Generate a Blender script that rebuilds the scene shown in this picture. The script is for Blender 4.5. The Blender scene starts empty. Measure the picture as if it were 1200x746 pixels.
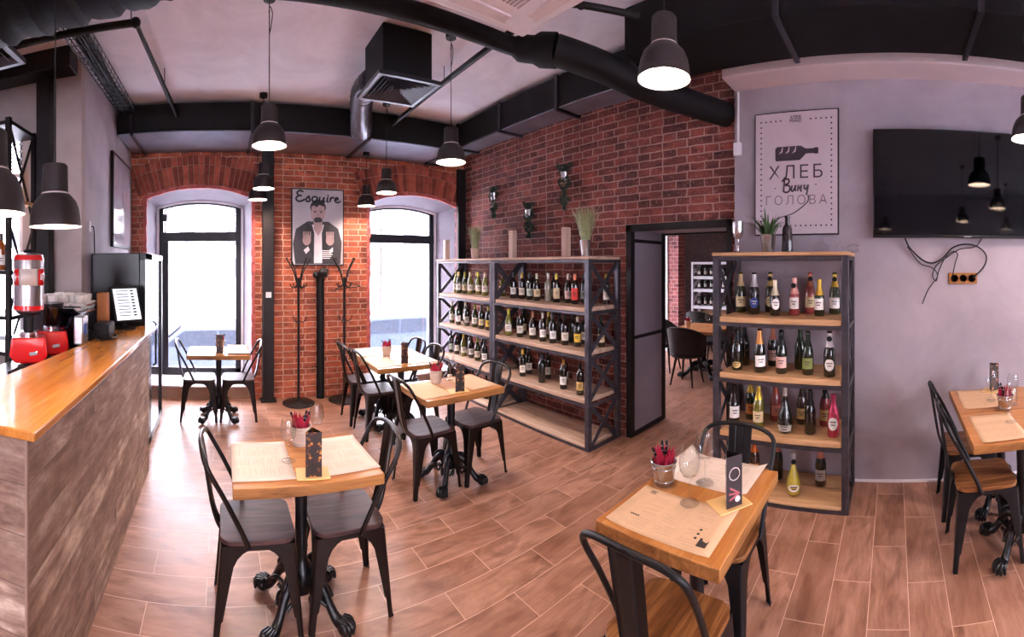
import bpy, bmesh, math, random
from mathutils import Vector, Matrix
PI = math.pi
R = random.Random(11)
SC = bpy.context.scene
COL = SC.collection
EYE = 1.70

# ------------------------------------------------------------------ helpers
class MB:
    """collects shapes for one mesh"""
    def __init__(s): s.v=[]; s.f=[]; s.m=[]; s.mi=0
    def add(s, vs, fs):
        o=len(s.v); s.v+= [tuple(p) for p in vs]
        for f in fs: s.f.append(tuple(i+o for i in f)); s.m.append(s.mi)
        return s
    def box(s,x0,x1,y0,y1,z0,z1):
        v=[(x0,y0,z0),(x1,y0,z0),(x1,y1,z0),(x0,y1,z0),(x0,y0,z1),(x1,y0,z1),(x1,y1,z1),(x0,y1,z1)]
        return s.add(v,[(3,2,1,0),(4,5,6,7),(0,1,5,4),(1,2,6,5),(2,3,7,6),(3,0,4,7)])
    def obox(s,c,sx,sy,sz,rz=0,rx=0,ry=0):
        M=Matrix.Translation(c)@Matrix.Rotation(rz,4,'Z')@Matrix.Rotation(ry,4,'Y')@Matrix.Rotation(rx,4,'X')
        o=len(s.v); s.box(-sx/2,sx/2,-sy/2,sy/2,-sz/2,sz/2)
        for i in range(o,len(s.v)): s.v[i]=tuple(M@Vector(s.v[i]))
        return s
    def bar(s,p,q,w,t,up=(0,0,1)):
        p=Vector(p);q=Vector(q);d=(q-p).normalized();u=Vector(up)
        a=d.cross(u)
        if a.length<1e-4: a=d.cross(Vector((1,0,0)))
        a.normalize(); b=a.cross(d).normalized()
        v=[]
        for c in (p,q):
            for i,j in ((-1,-1),(1,-1),(1,1),(-1,1)): v.append(c+a*w/2*i+b*t/2*j)
        return s.add(v,[(3,2,1,0),(4,5,6,7),(0,1,5,4),(1,2,6,5),(2,3,7,6),(3,0,4,7)])
    def tube(s,pts,r,n=10,cap=True,closed=False):
        P=[Vector(p) for p in pts]; k=len(P)
        rr=r if isinstance(r,(list,tuple)) else [r]*k
        T=[]
        for i in range(k):
            if closed: t=P[(i+1)%k]-P[i-1]
            else: t=P[min(i+1,k-1)]-P[max(i-1,0)]
            T.append(t.normalized())
        up=Vector((0,0,1)) if abs(T[0].z)<.9 else Vector((1,0,0))
        N=(up-T[0]*up.dot(T[0])).normalized(); v=[]
        for i in range(k):
            if i:
                N=N-T[i]*N.dot(T[i])
                N.normalize()
            B=T[i].cross(N)
            for j in range(n):
                a=2*PI*j/n; v.append(P[i]+(N*math.cos(a)+B*math.sin(a))*rr[i])
        f=[]
        for i in range(k if closed else k-1):
            i2=(i+1)%k
            for j in range(n):
                f.append((i*n+j,i*n+(j+1)%n,i2*n+(j+1)%n,i2*n+j))
        if cap and not closed:
            f.append(tuple(range(n-1,-1,-1))); f.append(tuple((k-1)*n+j for j in range(n)))
        return s.add(v,f)
    def lathe(s,prof,n=24,c=(0,0,0),cap=True):
        v=[];f=[];k=len(prof)
        for r,z in prof:
            for j in range(n):
                a=2*PI*j/n; v.append((c[0]+r*math.cos(a),c[1]+r*math.sin(a),c[2]+z))
        for i in range(k-1):
            for j in range(n): f.append((i*n+j,i*n+(j+1)%n,(i+1)*n+(j+1)%n,(i+1)*n+j))
        if cap:
            if prof[0][0]>1e-5: f.append(tuple(range(n-1,-1,-1)))
            if prof[-1][0]>1e-5: f.append(tuple((k-1)*n+j for j in range(n)))
        return s.add(v,f)
    def prism(s,poly,axis,lo,hi):
        """poly 2D extruded along axis: 'z' (x,y) ; 'y' (x,z) ; 'x' (y,z)"""
        n=len(poly)
        def p(u,w,h): return {'z':(u,w,h),'y':(u,h,w),'x':(h,u,w)}[axis]
        v=[p(u,w,lo) for u,w in poly]+[p(u,w,hi) for u,w in poly]
        f=[tuple(range(n-1,-1,-1)),tuple(range(n,2*n))]+[(i,(i+1)%n,n+(i+1)%n,n+i) for i in range(n)]
        return s.add(v,f)
    def sphere(s,c,r,n=12,m=8,sz=1.0):
        prof=[(max(1e-6,r*math.sin(PI*i/m)),-r*sz*math.cos(PI*i/m)) for i in range(m+1)]
        return s.lathe(prof,n,c,cap=False)
    def move(s,start,M):
        for i in range(start,len(s.v)): s.v[i]=tuple(M@Vector(s.v[i]))
        return s
    def build(s,name,mats,parent=None,smooth=35,bevel=0,loc=None,seg=2,solid=0):
        me=bpy.data.meshes.new(name); me.from_pydata([tuple(p) for p in s.v],[],s.f)
        if not isinstance(mats,(list,tuple)): mats=[mats]
        for m in mats: me.materials.append(m)
        if len(mats)>1: me.polygons.foreach_set('material_index',s.m)
        bm=bmesh.new(); bm.from_mesh(me)
        bmesh.ops.remove_doubles(bm,verts=bm.verts,dist=1e-5)
        bmesh.ops.recalc_face_normals(bm,faces=bm.faces); bm.to_mesh(me); bm.free()
        if smooth:
            me.polygons.foreach_set('use_smooth',[True]*len(me.polygons))
            me.set_sharp_from_angle(angle=math.radians(smooth))
        o=bpy.data.objects.new(name,me); COL.objects.link(o)
        if parent: o.parent=parent
        if loc: o.location=loc
        if solid:
            md=o.modifiers.new('s','SOLIDIFY'); md.thickness=solid; md.offset=0
        if bevel:
            md=o.modifiers.new('b','BEVEL'); md.width=bevel; md.segments=seg; md.limit_method='ANGLE'; md.angle_limit=math.radians(40)
        return o

def spline(pts,n=8):
    P=[Vector(p) for p in pts]; out=[]
    for i in range(len(P)-1):
        a=P[max(i-1,0)];b=P[i];c=P[i+1];d=P[min(i+2,len(P)-1)]
        for j in range(n):
            t=j/n; out.append(.5*((2*b)+(c-a)*t+(2*a-5*b+4*c-d)*t*t+(3*b-a-3*c+d)*t**3))
    out.append(P[-1]); return out

def tag(o,label=None,cat=None,group=None,kind=None):
    if label: o['label']=label
    if cat: o['category']=cat
    if group: o['group']=group
    if kind: o['kind']=kind
    return o
def thing(name,label,cat,loc=(0,0,0),rz=0,group=None):
    o=bpy.data.objects.new(name,None); COL.objects.link(o); o.empty_display_size=.1
    o.location=loc; o.rotation_euler=(0,0,rz); return tag(o,label,cat,group)
def struct(o): o['kind']='structure'; return o
def copy_tree(o,parent=None):
    c=o.copy(); COL.objects.link(c); c.parent=parent
    for ch in list(o.children):
        copy_tree(ch,c)
    return c

def textobj(name,body,size,loc,rot,mat,parent=None,shear=0,off=0,ext=.0006,align='CENTER',space=1.0):
    cu=bpy.data.curves.new(name,'FONT'); cu.body=body; cu.size=size; cu.extrude=ext; cu.align_x=align; cu.shear=shear; cu.offset=off; cu.space_character=space
    tmp=bpy.data.objects.new('tmp_text',cu); COL.objects.link(tmp); bpy.context.view_layer.update()
    me=bpy.data.meshes.new_from_object(tmp.evaluated_get(bpy.context.evaluated_depsgraph_get())); bpy.data.objects.remove(tmp)
    me.materials.clear(); me.materials.append(mat)
    o=bpy.data.objects.new(name,me); COL.objects.link(o); o.location=loc; o.rotation_euler=rot
    if parent: o.parent=parent
    return o

# ------------------------------------------------------------------ materials
def lin(h):
    c=[int(h[i:i+2],16)/255 for i in (0,2,4)]
    return tuple((x/12.92 if x<=.04045 else ((x+.055)/1.055)**2.4) for x in c)+(1,)
class NT:
    def __init__(s,name):
        s.mat=bpy.data.materials.new(name); s.mat.use_nodes=True; s.t=s.mat.node_tree
        s.b=s.t.nodes['Principled BSDF']; s.out=s.t.nodes['Material Output']
    def n(s,kind,**kw):
        nd=s.t.nodes.new(kind)
        for k,v in kw.items(): setattr(nd,k,v)
        return nd
    def l(s,a,b): s.t.links.new(a,b)
    def coord(s,which='Object'): return s.n('ShaderNodeTexCoord').outputs[which]
    def mapping(s,src,scale=(1,1,1),rot=(0,0,0),loc=(0,0,0)):
        m=s.n('ShaderNodeMapping'); m.inputs['Scale'].default_value=scale; m.inputs['Rotation'].default_value=rot; m.inputs['Location'].default_value=loc
        s.l(src,m.inputs['Vector']); return m.outputs[0]
    def noise(s,vec,scale=5,detail=4,rough=.55,dist=0):
        n=s.n('ShaderNodeTexNoise'); n.inputs['Scale'].default_value=scale; n.inputs['Detail'].default_value=detail
        n.inputs['Roughness'].default_value=rough; n.inputs['Distortion'].default_value=dist; s.l(vec,n.inputs['Vector']); return n.outputs['Fac']
    def ramp(s,fac,stops):
        r=s.n('ShaderNodeValToRGB'); e=r.color_ramp.elements
        while len(e)<len(stops): e.new(.5)
        for i,(p,c) in enumerate(stops): e[i].position=p; e[i].color=c if len(c)==4 else tuple(c)+(1,)
        s.l(fac,r.inputs[0]); return r.outputs[0]
    def mix(s,fac,a,b,mode='MIX'):
        m=s.n('ShaderNodeMix',data_type='RGBA',blend_type=mode)
        for sock,val in ((m.inputs['Factor'],fac),(m.inputs['A'],a),(m.inputs['B'],b)): pass
        ins={i.identifier:i for i in m.inputs}
        for key,val in (('Factor_Float',fac),('A_Color',a),('B_Color',b)):
            if hasattr(val,'is_output'): s.l(val,ins[key])
            else: ins[key].default_value=val
        return {o.identifier:o for o in m.outputs}['Result_Color']
    def math(s,op,a,b=0):
        m=s.n('ShaderNodeMath',operation=op)
        for i,val in enumerate((a,b)):
            if hasattr(val,'is_output'): s.l(val,m.inputs[i])
            else: m.inputs[i].default_value=val
        return m.outputs[0]
    def bump(s,h,strength=.3,dist=.01):
        b=s.n('ShaderNodeBump'); b.inputs['Strength'].default_value=strength; b.inputs['Distance'].default_value=dist
        s.l(h,b.inputs['Height']); s.l(b.outputs[0],s.b.inputs['Normal'])
    def set(s,**kw):
        for k,v in kw.items():
            k=k.replace('_',' ')
            if hasattr(v,'is_output'): s.l(v,s.b.inputs[k])
            else: s.b.inputs[k].default_value=v
        return s

def flat(name,hexc,rough=.5,metal=0,spec=.5,coat=0,var=.12,nscale=9,bump=0,bscale=60):
    m=NT(name); c=lin(hexc)
    f=m.noise(m.coord(),nscale,5)
    col=m.ramp(f,[(.3,tuple(x*(1-var) for x in c[:3])),(.7,tuple(min(1,x*(1+var)) for x in c[:3]))])
    m.set(Base_Color=col,Roughness=rough,Metallic=metal,Coat_Weight=coat); m.b.inputs['Specular IOR Level'].default_value=spec
    if bump: m.bump(m.noise(m.coord(),bscale,6),bump,.004)
    return m.mat
def wood(name,stops,scale=1.0,axis='x',rough=.4,coat=0,board=0,grain=1.0,bump=.08):
    """grain runs along axis; board = width of glued boards (0 = none)"""
    m=NT(name); co=m.coord()
    st={'x':(.9,9,9),'y':(9,.9,9),'z':(9,9,.9)}[axis]
    if board:
        sep=m.n('ShaderNodeSeparateXYZ'); m.l(co,sep.inputs[0])
        w={'x':1,'y':0,'z':0}[axis]
        bi=m.math('FLOOR',m.math('DIVIDE',sep.outputs[w],board))
        wn=m.n('ShaderNodeTexWhiteNoise',noise_dimensions='1D'); m.l(bi,wn.inputs['W'])
        off=m.n('ShaderNodeVectorMath',operation='MULTIPLY_ADD'); m.l(wn.outputs['Color'],off.inputs[0]); off.inputs[1].default_value=(7,7,7); m.l(co,off.inputs[2])
        vec=m.mapping(off.outputs[0],tuple(x*scale for x in st))
    else: vec=m.mapping(co,tuple(x*scale for x in st))
    a=m.noise(vec,1.6,6,.6,1.2*grain); b=m.noise(m.mapping(vec,(1,3,3) if axis=='x' else ((3,1,3) if axis=='y' else (3,3,1))),4,4,.6,.3)
    f=m.math('ADD',m.math('MULTIPLY',a,.7),m.math('MULTIPLY',b,.3))
    col=m.ramp(f,stops)
    if board: col=m.mix(m.math('MULTIPLY',wn.outputs['Value'],.35),col,stops[0][1] if len(stops[0][1])==4 else tuple(stops[0][1])+(1,))
    m.set(Base_Color=col,Roughness=rough,Coat_Weight=coat,Coat_Roughness=.12); m.b.inputs['Specular IOR Level'].default_value=.3; m.bump(f,bump,.01)
    return m.mat
def brick(name,plane,c1,c2,mortar,dark=.5):
    m=NT(name); sep=m.n('ShaderNodeSeparateXYZ'); m.l(m.coord(),sep.inputs[0]); cb=m.n('ShaderNodeCombineXYZ')
    m.l(sep.outputs[0 if plane=='xz' else 1],cb.inputs[0]); m.l(sep.outputs[2],cb.inputs[1])
    nz=m.n('ShaderNodeTexNoise'); nz.inputs['Scale'].default_value=9; nz.inputs['Detail'].default_value=5; m.l(m.coord(),nz.inputs['Vector'])
    w=m.n('ShaderNodeVectorMath',operation='MULTIPLY_ADD'); m.l(nz.outputs['Color'],w.inputs[0]); w.inputs[1].default_value=(.034,.022,0); m.l(cb.outputs[0],w.inputs[2])
    bt=m.n('ShaderNodeTexBrick'); m.l(w.outputs[0],bt.inputs['Vector']); bt.offset=.5; bt.squash=.55; bt.squash_frequency=2
    bt.inputs['Scale'].default_value=1; bt.inputs['Brick Width'].default_value=.262; bt.inputs['Row Height'].default_value=.0755
    bt.inputs['Mortar Size'].default_value=.0072; bt.inputs['Mortar Smooth'].default_value=.35; bt.inputs['Bias'].default_value=-.1
    bt.inputs['Color1'].default_value=lin(c1); bt.inputs['Color2'].default_value=lin(c2); bt.inputs['Mortar'].default_value=lin(mortar)
    n1=m.noise(m.coord(),2.2,5,.65); n2=m.noise(m.coord(),38,4,.7)
    w2=m.n('ShaderNodeTexNoise'); w2.inputs['Scale'].default_value=5.5; w2.inputs['Detail'].default_value=2; m.l(m.mapping(m.coord(),(1,1,2.2)),w2.inputs['Vector'])
    pal=m.ramp(w2.outputs['Fac'],[(.30,(.42,.40,.46)),(.42,(.8,.8,.82)),(.52,(1,1,1)),(.62,(1.15,1.05,1.0)),(.72,(1.35,1.3,1.25))])
    col=m.mix(m.math('SUBTRACT',1,bt.outputs['Fac']),bt.outputs['Color'],m.mix(1.0,bt.outputs['Color'],pal,'MULTIPLY'))
    col=m.mix(m.math('MULTIPLY',m.math('GREATER_THAN',n2,.60),.3),col,lin('c9a492'))
    col=m.mix(1.0,col,m.ramp(n1,[(.28,(dark,dark*.93,dark*.95)),(.72,(1.25,1.2,1.15))]),'MULTIPLY')
    m.set(Base_Color=col,Roughness=.85)
    h=m.math('ADD',m.math('MULTIPLY',bt.outputs['Fac'],-1),m.math('MULTIPLY',n2,.5)); m.bump(h,.7,.012)
    return m.mat
def plaster(name,a,b,c=None,scale=1.3,rough=.75):
    m=NT(name); f=m.noise(m.coord(),scale,8,.62,.6); g=m.noise(m.coord(),14,5,.6)
    col=m.ramp(f,[(.3,lin(a)),(.55,lin(b)),(.8,lin(c or b))])
    m.set(Base_Color=m.mix(m.math('MULTIPLY',g,.25),col,lin(a)),Roughness=rough); m.bump(m.math('ADD',f,m.math('MULTIPLY',g,.4)),.25,.02)
    return m.mat
def glass(name,tint=(1,1,1,1),gl=.12,rough=.0):
    m=NT(name); t=m.t
    tr=m.n('ShaderNodeBsdfTransparent'); tr.inputs[0].default_value=tint
    g=m.n('ShaderNodeBsdfGlossy'); g.inputs['Roughness'].default_value=rough
    lw=m.n('ShaderNodeLayerWeight'); lw.inputs['Blend'].default_value=gl
    fac=m.math('ADD',m.math('MULTIPLY',m.math('POWER',lw.outputs['Facing'],2.2),.7),.05)
    mx=m.n('ShaderNodeMixShader'); m.l(fac,mx.inputs[0]); m.l(tr.outputs[0],mx.inputs[1]); m.l(g.outputs[0],mx.inputs[2])
    m.l(mx.outputs[0],m.out.inputs['Surface']); return m.mat
def emit(name,col,strength):
    m=NT(name); m.b.inputs['Base Color'].default_value=col; m.b.inputs['Emission Color'].default_value=col; m.b.inputs['Emission Strength'].default_value=strength
    return m.mat

M={}
M['brick_far']=brick('brick far','xz','bd6344','8f4632','cfa490',.55)
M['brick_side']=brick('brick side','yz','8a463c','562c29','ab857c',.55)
M['brick_arch']=flat('brick arch','964431',.85,var=.35,nscale=11,bump=.6)
M['mortar']=flat('mortar','a87f70',.9)
M['brick_cut']=flat('brick cut edge','b8605c',.85,var=.4,nscale=22,bump=.7)
M['plaster_wall']=plaster('plaster wall','8e848c','a59aa2','b6a9b0',1.1,.6)
M['plaster_left']=plaster('plaster left','a59ca4','bcb4bc','c8c0c6',2.0)
M['plaster_pillar']=plaster('plaster pillar','a39590','b8aaa6','c2b6b0',1.5)
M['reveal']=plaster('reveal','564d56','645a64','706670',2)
M['cornice']=plaster('cornice','cfc2c6','dccfd2','e2d8da',1)
M['ceiling']=plaster('ceiling','d2cfd8','eceaf2','f6f4fa',1.6,.85)
M['white']=flat('white paint','e8e6ea',.5,var=.03)
M['pvc']=flat('window paint white','eceaf0',.35,var=.02)
M['winframe']=flat('window frame','1d1e25',.45,spec=.3,var=.1)
M['duct']=flat('duct insulation','0d0a0c',.65,var=.3,nscale=3,bump=.15,bscale=18,spec=.2)
M['flange']=flat('duct flange','26232a',.4,metal=.4,var=.2)
M['galv']=flat('galvanised sheet','8f93a0',.32,metal=.85,var=.25,nscale=3)
M['pipe']=flat('black pipe','0d0b0d',.55,metal=.05,spec=.25,var=.2)
M['steel_black']=flat('black steel','1a1415',.5,metal=.15,spec=.3,var=.25)
M['rack_metal']=flat('rack metal','4b484f',.4,metal=.6,var=.3,nscale=14)
M['chair_bronze']=flat('bronze metal','1b1311',.3,metal=.35,spec=.4,var=.3,nscale=20)
M['chair_black']=flat('matte black metal','0e0e12',.45,metal=.15,spec=.35,var=.2)
M['cast']=flat('cast iron','111015',.32,metal=.3,var=.3)
M['seat_dark']=wood('dark seat wood',[(.3,lin('26171a')),(.5,lin('47302f')),(.7,lin('6b4f4c'))],1.4,'x',.5,.0,board=.058)
M['seat_oak']=wood('oiled seat wood',[(.3,lin('46280f')),(.48,lin('83512a')),(.68,lin('bb8450'))],1.3,'x',.4,.2,board=.06)
M['table_oak']=wood('table oak',[(.28,lin('9a5c2a')),(.5,lin('ba7a3e')),(.72,lin('cf9358'))],1.0,'x',.32,.25,board=.11)
M['table_edge']=wood('table rough edge',[(.32,lin('613c20')),(.5,lin('a06c3a')),(.68,lin('c08a50'))],1.0,'x',.5,.1)
M['counter_top']=wood('counter oak',[(.28,lin('9c5a20')),(.5,lin('bd7830')),(.72,lin('d4924c'))],.8,'y',.22,.5,board=.12,bump=.04)
M['shelf_wood']=wood('shelf wood',[(.28,lin('8f6a48')),(.5,lin('c0946a')),(.75,lin('d9b489'))],.9,'y',.6,bump=.25)
M['shelf_pale']=wood('pale shelf wood',[(.28,lin('8d7060')),(.5,lin('bd9e88')),(.75,lin('d6bca8'))],.9,'y',.55,bump=.25)
M['pale_wood']=wood('pale plank',[(.3,lin('c9a792')),(.6,lin('ddc0ae')),(.8,lin('e6cfc0'))],1,'z',.6)
M['box_wood']=wood('box wood',[(.3,lin('8a4f28')),(.6,lin('a7652f')),(.8,lin('bb7a42'))],1.2,'z',.5)
M['tv']=flat('tv screen','030304',.05,var=.1,spec=.28)
M['tv_bezel']=flat('tv bezel','131214',.3)
M['glass']=glass('window glass',(.96,.98,1,1),.08)
M['stem_glass']=glass('wine glass',(.97,.98,.98,1),.28)
M['chrome']=flat('chrome','c9c9cf',.15,metal=1,var=.05)
M['tin']=flat('tin','c4c0c2',.27,metal=.92,var=.05,nscale=30)
M['tin_pale']=flat('pale enamel','cfc3b8',.4,metal=.1,var=.06)
M['red_gloss']=flat('red enamel','d01a1c',.2,coat=.6,var=.08)
M['black_gloss']=flat('black gloss','0d0c0f',.3,coat=.0,var=.1,spec=.35)
M['black_matte']=flat('black rubber','0d0c0f',.6,spec=.25,var=.1)
M['smoke']=glass('smoked acrylic',(.28,.28,.32,1),.3)
M['napkin']=flat('napkin','a81238',.8,var=.15,nscale=40,bump=.2)
M['paper']=flat('kraft paper','d0aa86',.8,var=.04,nscale=25)
M['paper_pale']=flat('pale paper','dcc8b8',.8,var=.04,nscale=25)
M['ink']=flat('ink','2b2221',.8,var=.1)
M['ink_soft']=flat('faded ink','b8977c',.85,var=.1)
M['print_pale']=plaster('print sheet','c8b8bf','d3c4ca','dccdd2',1.6,.22)
M['foliage']=flat('foliage','3c5a30',.55,var=.45,nscale=30)
M['foliage_dark']=flat('ivy leaves','26382a',.5,var=.45,nscale=30)
M['grass_leaf']=flat('dry grass','9a9f72',.6,var=.3,nscale=30)
M['ceramic']=flat('white ceramic','f2eee8',.25,var=.04,coat=.3)
M['snow']=flat('snow','e8ebf2',.8,var=.04,nscale=.6)
M['bark']=flat('tree bark','3a3634',.9,var=.2,spec=.1)
M['car']=flat('car paint','323846',.5,coat=.0,var=.02,spec=.2)
M['car_glass']=flat('car windows','23272f',.5,var=.1,spec=.1)
M['facade']=plaster('far facade','c8c2bc','d2ccc6','dcd6d0',.3)
M['amber']=flat('socket plate','a8703a',.35,metal=.4,var=.15)
M['counter_panel']=None
# menu card face: dark print with colourful blotches
def menu_mat():
    m=NT('menu print'); co=m.coord(); v=m.n('ShaderNodeTexVoronoi'); v.inputs['Scale'].default_value=52; m.l(co,v.inputs['Vector'])
    f=m.noise(co,24,3,.5); base=m.ramp(v.outputs['Distance'],[(.0,lin('c94a2c')),(.22,lin('d9a23c')),(.34,lin('8d3a2a')),(.5,lin('2a1a18'))])
    col=m.mix(m.ramp(f,[(.46,(0,0,0)),(.56,(1,1,1))]),lin('1e1616'),base); m.set(Base_Color=col,Roughness=.35,Coat_Weight=.3); return m.mat
M['menu']=menu_mat()
def floor_mat():
    m=NT('wood look floor tiles'); co=m.coord(); mp=m.mapping(co,(1,1,1),(0,0,0),(-1.995+.594*20,-.1286+.2001*40,0))
    bt=m.n('ShaderNodeTexBrick'); m.l(mp,bt.inputs['Vector']); bt.offset=.5; bt.squash=1
    bt.inputs['Scale'].default_value=1; bt.inputs['Brick Width'].default_value=.594; bt.inputs['Row Height'].default_value=.2001
    bt.inputs['Mortar Size'].default_value=.0016; bt.inputs['Mortar Smooth'].default_value=.1; bt.inputs['Bias'].default_value=0
    bt.inputs['Color1'].default_value=(0,0,0,1); bt.inputs['Color2'].default_value=(1,1,1,1); bt.inputs['Mortar'].default_value=(.5,.5,.5,1)
    off=m.n('ShaderNodeVectorMath',operation='MULTIPLY_ADD'); m.l(bt.outputs['Color'],off.inputs[0]); off.inputs[1].default_value=(13,7,5); m.l(co,off.inputs[2])
    g1=m.noise(m.mapping(off.outputs[0],(1.3,4.2,1)),1.5,6,.62,1.3); g2=m.noise(m.mapping(off.outputs[0],(4,55,1)),1.3,4,.65,.4); g3=m.noise(m.mapping(off.outputs[0],(1.2,3.2,1)),1.6,3,.5,2.2)
    f=m.math('ADD',m.math('MULTIPLY',g1,.74),m.math('MULTIPLY',g2,.26))
    col=m.ramp(f,[(.28,lin('734c3c')),(.43,lin('946852')),(.58,lin('ad806a')),(.74,lin('c0947e'))])
    col=m.mix(1.0,col,m.ramp(g3,[(.33,(.64,.57,.55)),(.5,(1,1,1))]),'MULTIPLY')
    col=m.mix(m.math('MULTIPLY',bt.outputs['Color'],.4),col,lin('7f5440'))
    col=m.mix(bt.outputs['Fac'],col,lin('d9b49e'))
    m.set(Base_Color=col,Roughness=m.ramp(g1,[(.3,(.30,)*3),(.7,(.42,)*3)]))
    m.bump(m.math('ADD',m.math('MULTIPLY',bt.outputs['Fac'],-1),m.math('MULTIPLY',g2,.25)),.3,.004); return m.mat
M['floor']=floor_mat()
def panel_mat(name,ax):
    # weathered boards, running along the panel
    m=NT(name); sep=m.n('ShaderNodeSeparateXYZ'); m.l(m.coord(),sep.inputs[0]); cb=m.n('ShaderNodeCombineXYZ'); m.l(sep.outputs[ax],cb.inputs[0]); m.l(sep.outputs[2],cb.inputs[1])
    bt=m.n('ShaderNodeTexBrick'); m.l(cb.outputs[0],bt.inputs['Vector']); bt.offset=.37
    bt.inputs['Scale'].default_value=1; bt.inputs['Brick Width'].default_value=1.15; bt.inputs['Row Height'].default_value=.165; bt.inputs['Mortar Size'].default_value=.0012
    bt.inputs['Color1'].default_value=(0,0,0,1); bt.inputs['Color2'].default_value=(1,1,1,1); bt.inputs['Mortar'].default_value=(.3,.3,.3,1)
    off=m.n('ShaderNodeVectorMath',operation='MULTIPLY_ADD'); m.l(bt.outputs['Color'],off.inputs[0]); off.inputs[1].default_value=(9,5,3); m.l(cb.outputs[0],off.inputs[2])
    g1=m.noise(m.mapping(off.outputs[0],(1.1,8,1)),1.6,8,.7,.8); g2=m.noise(m.mapping(off.outputs[0],(2.5,5,1)),3,8,.75,.2); g3=m.noise(off.outputs[0],2.2,3,.6)
    f=m.math('ADD',m.math('MULTIPLY',g1,.42),m.math('ADD',m.math('MULTIPLY',g2,.33),m.math('MULTIPLY',g3,.25)))
    col=m.ramp(f,[(.37,lin('3f2e28')),(.45,lin('6f5548')),(.53,lin('9c8271')),(.62,lin('d2beac'))])
    col=m.mix(m.math('MULTIPLY',bt.outputs['Color'],.5),col,lin('6e5042'))
    col=m.mix(bt.outputs['Fac'],col,lin('4a362e'))
    m.set(Base_Color=col,Roughness=.6); m.bump(f,.3,.006); return m.mat
M['panel_side']=panel_mat('counter boards',1); M['panel_end']=panel_mat('counter end boards',0)
GL={}
def bglass(key,hexc,rough=.08):
    if key not in GL: GL[key]=flat('bottle glass '+key,hexc,rough,coat=.5,var=.15,spec=.8)
    return GL[key]
LAB={}
def labmat(hexc,rough=.5,metal=0):
    k=(hexc,rough,metal)
    if k not in LAB: LAB[k]=flat('label '+hexc,hexc,rough,metal=metal,var=.08,nscale=50)
    return LAB[k]

# ------------------------------------------------------------------ room shell
CZ=3.47           # ceiling
B0,B1=5.44,5.98   # far brick face, window plane
def arch_z(x,x0,x1,zs,zc):
    # segmental arch height
    c=(x1-x0)/2; h=zc-zs; Rr=(c*c+h*h)/(2*h); cx=(x0+x1)/2
    return zc-Rr+math.sqrt(max(0,Rr*Rr-(x-cx)**2))
WIN=[dict(f=(-1.0,.39,2.57,2.71),b=(-.93,.29,2.52,2.61)), dict(f=(1.93,3.33,2.57,2.71),b=(2.02,3.25,2.52,2.61))]
fl=MB(); fl.box(-4.2,10.2,-4.2,3.5,-.12,0); fl.box(-1.35,10.2,3.5,5.98,-.12,0); struct(fl.build('floor',M['floor'],smooth=0))
ce=MB(); ce.box(-4.2,10.2,-4.2,3.55,CZ,CZ+.15); ce.box(-1.35,10.2,3.55,6.1,CZ,CZ+.15); struct(ce.build('ceiling',M['ceiling'],smooth=0))
w=MB()
w.box(-1.18,-1.0,B0,B0+.12,0,CZ); w.box(.39,1.93,B0,B0+.12,0,CZ); w.box(3.33,3.45,B0,B0+.12,0,CZ)
for W in WIN:
    x0,x1,zs,zc=W['f']; n=20
    for i in range(n):
        a=x0+(x1-x0)*i/n;b=x0+(x1-x0)*(i+1)/n
        w.prism([(a,arch_z(a,x0,x1,zs,zc)),(b,arch_z(b,x0,x1,zs,zc)),(b,CZ),(a,CZ)],'y',B0,B0+.12)
struct(w.build('wall_far',M['brick_far'],smooth=0))
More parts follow.
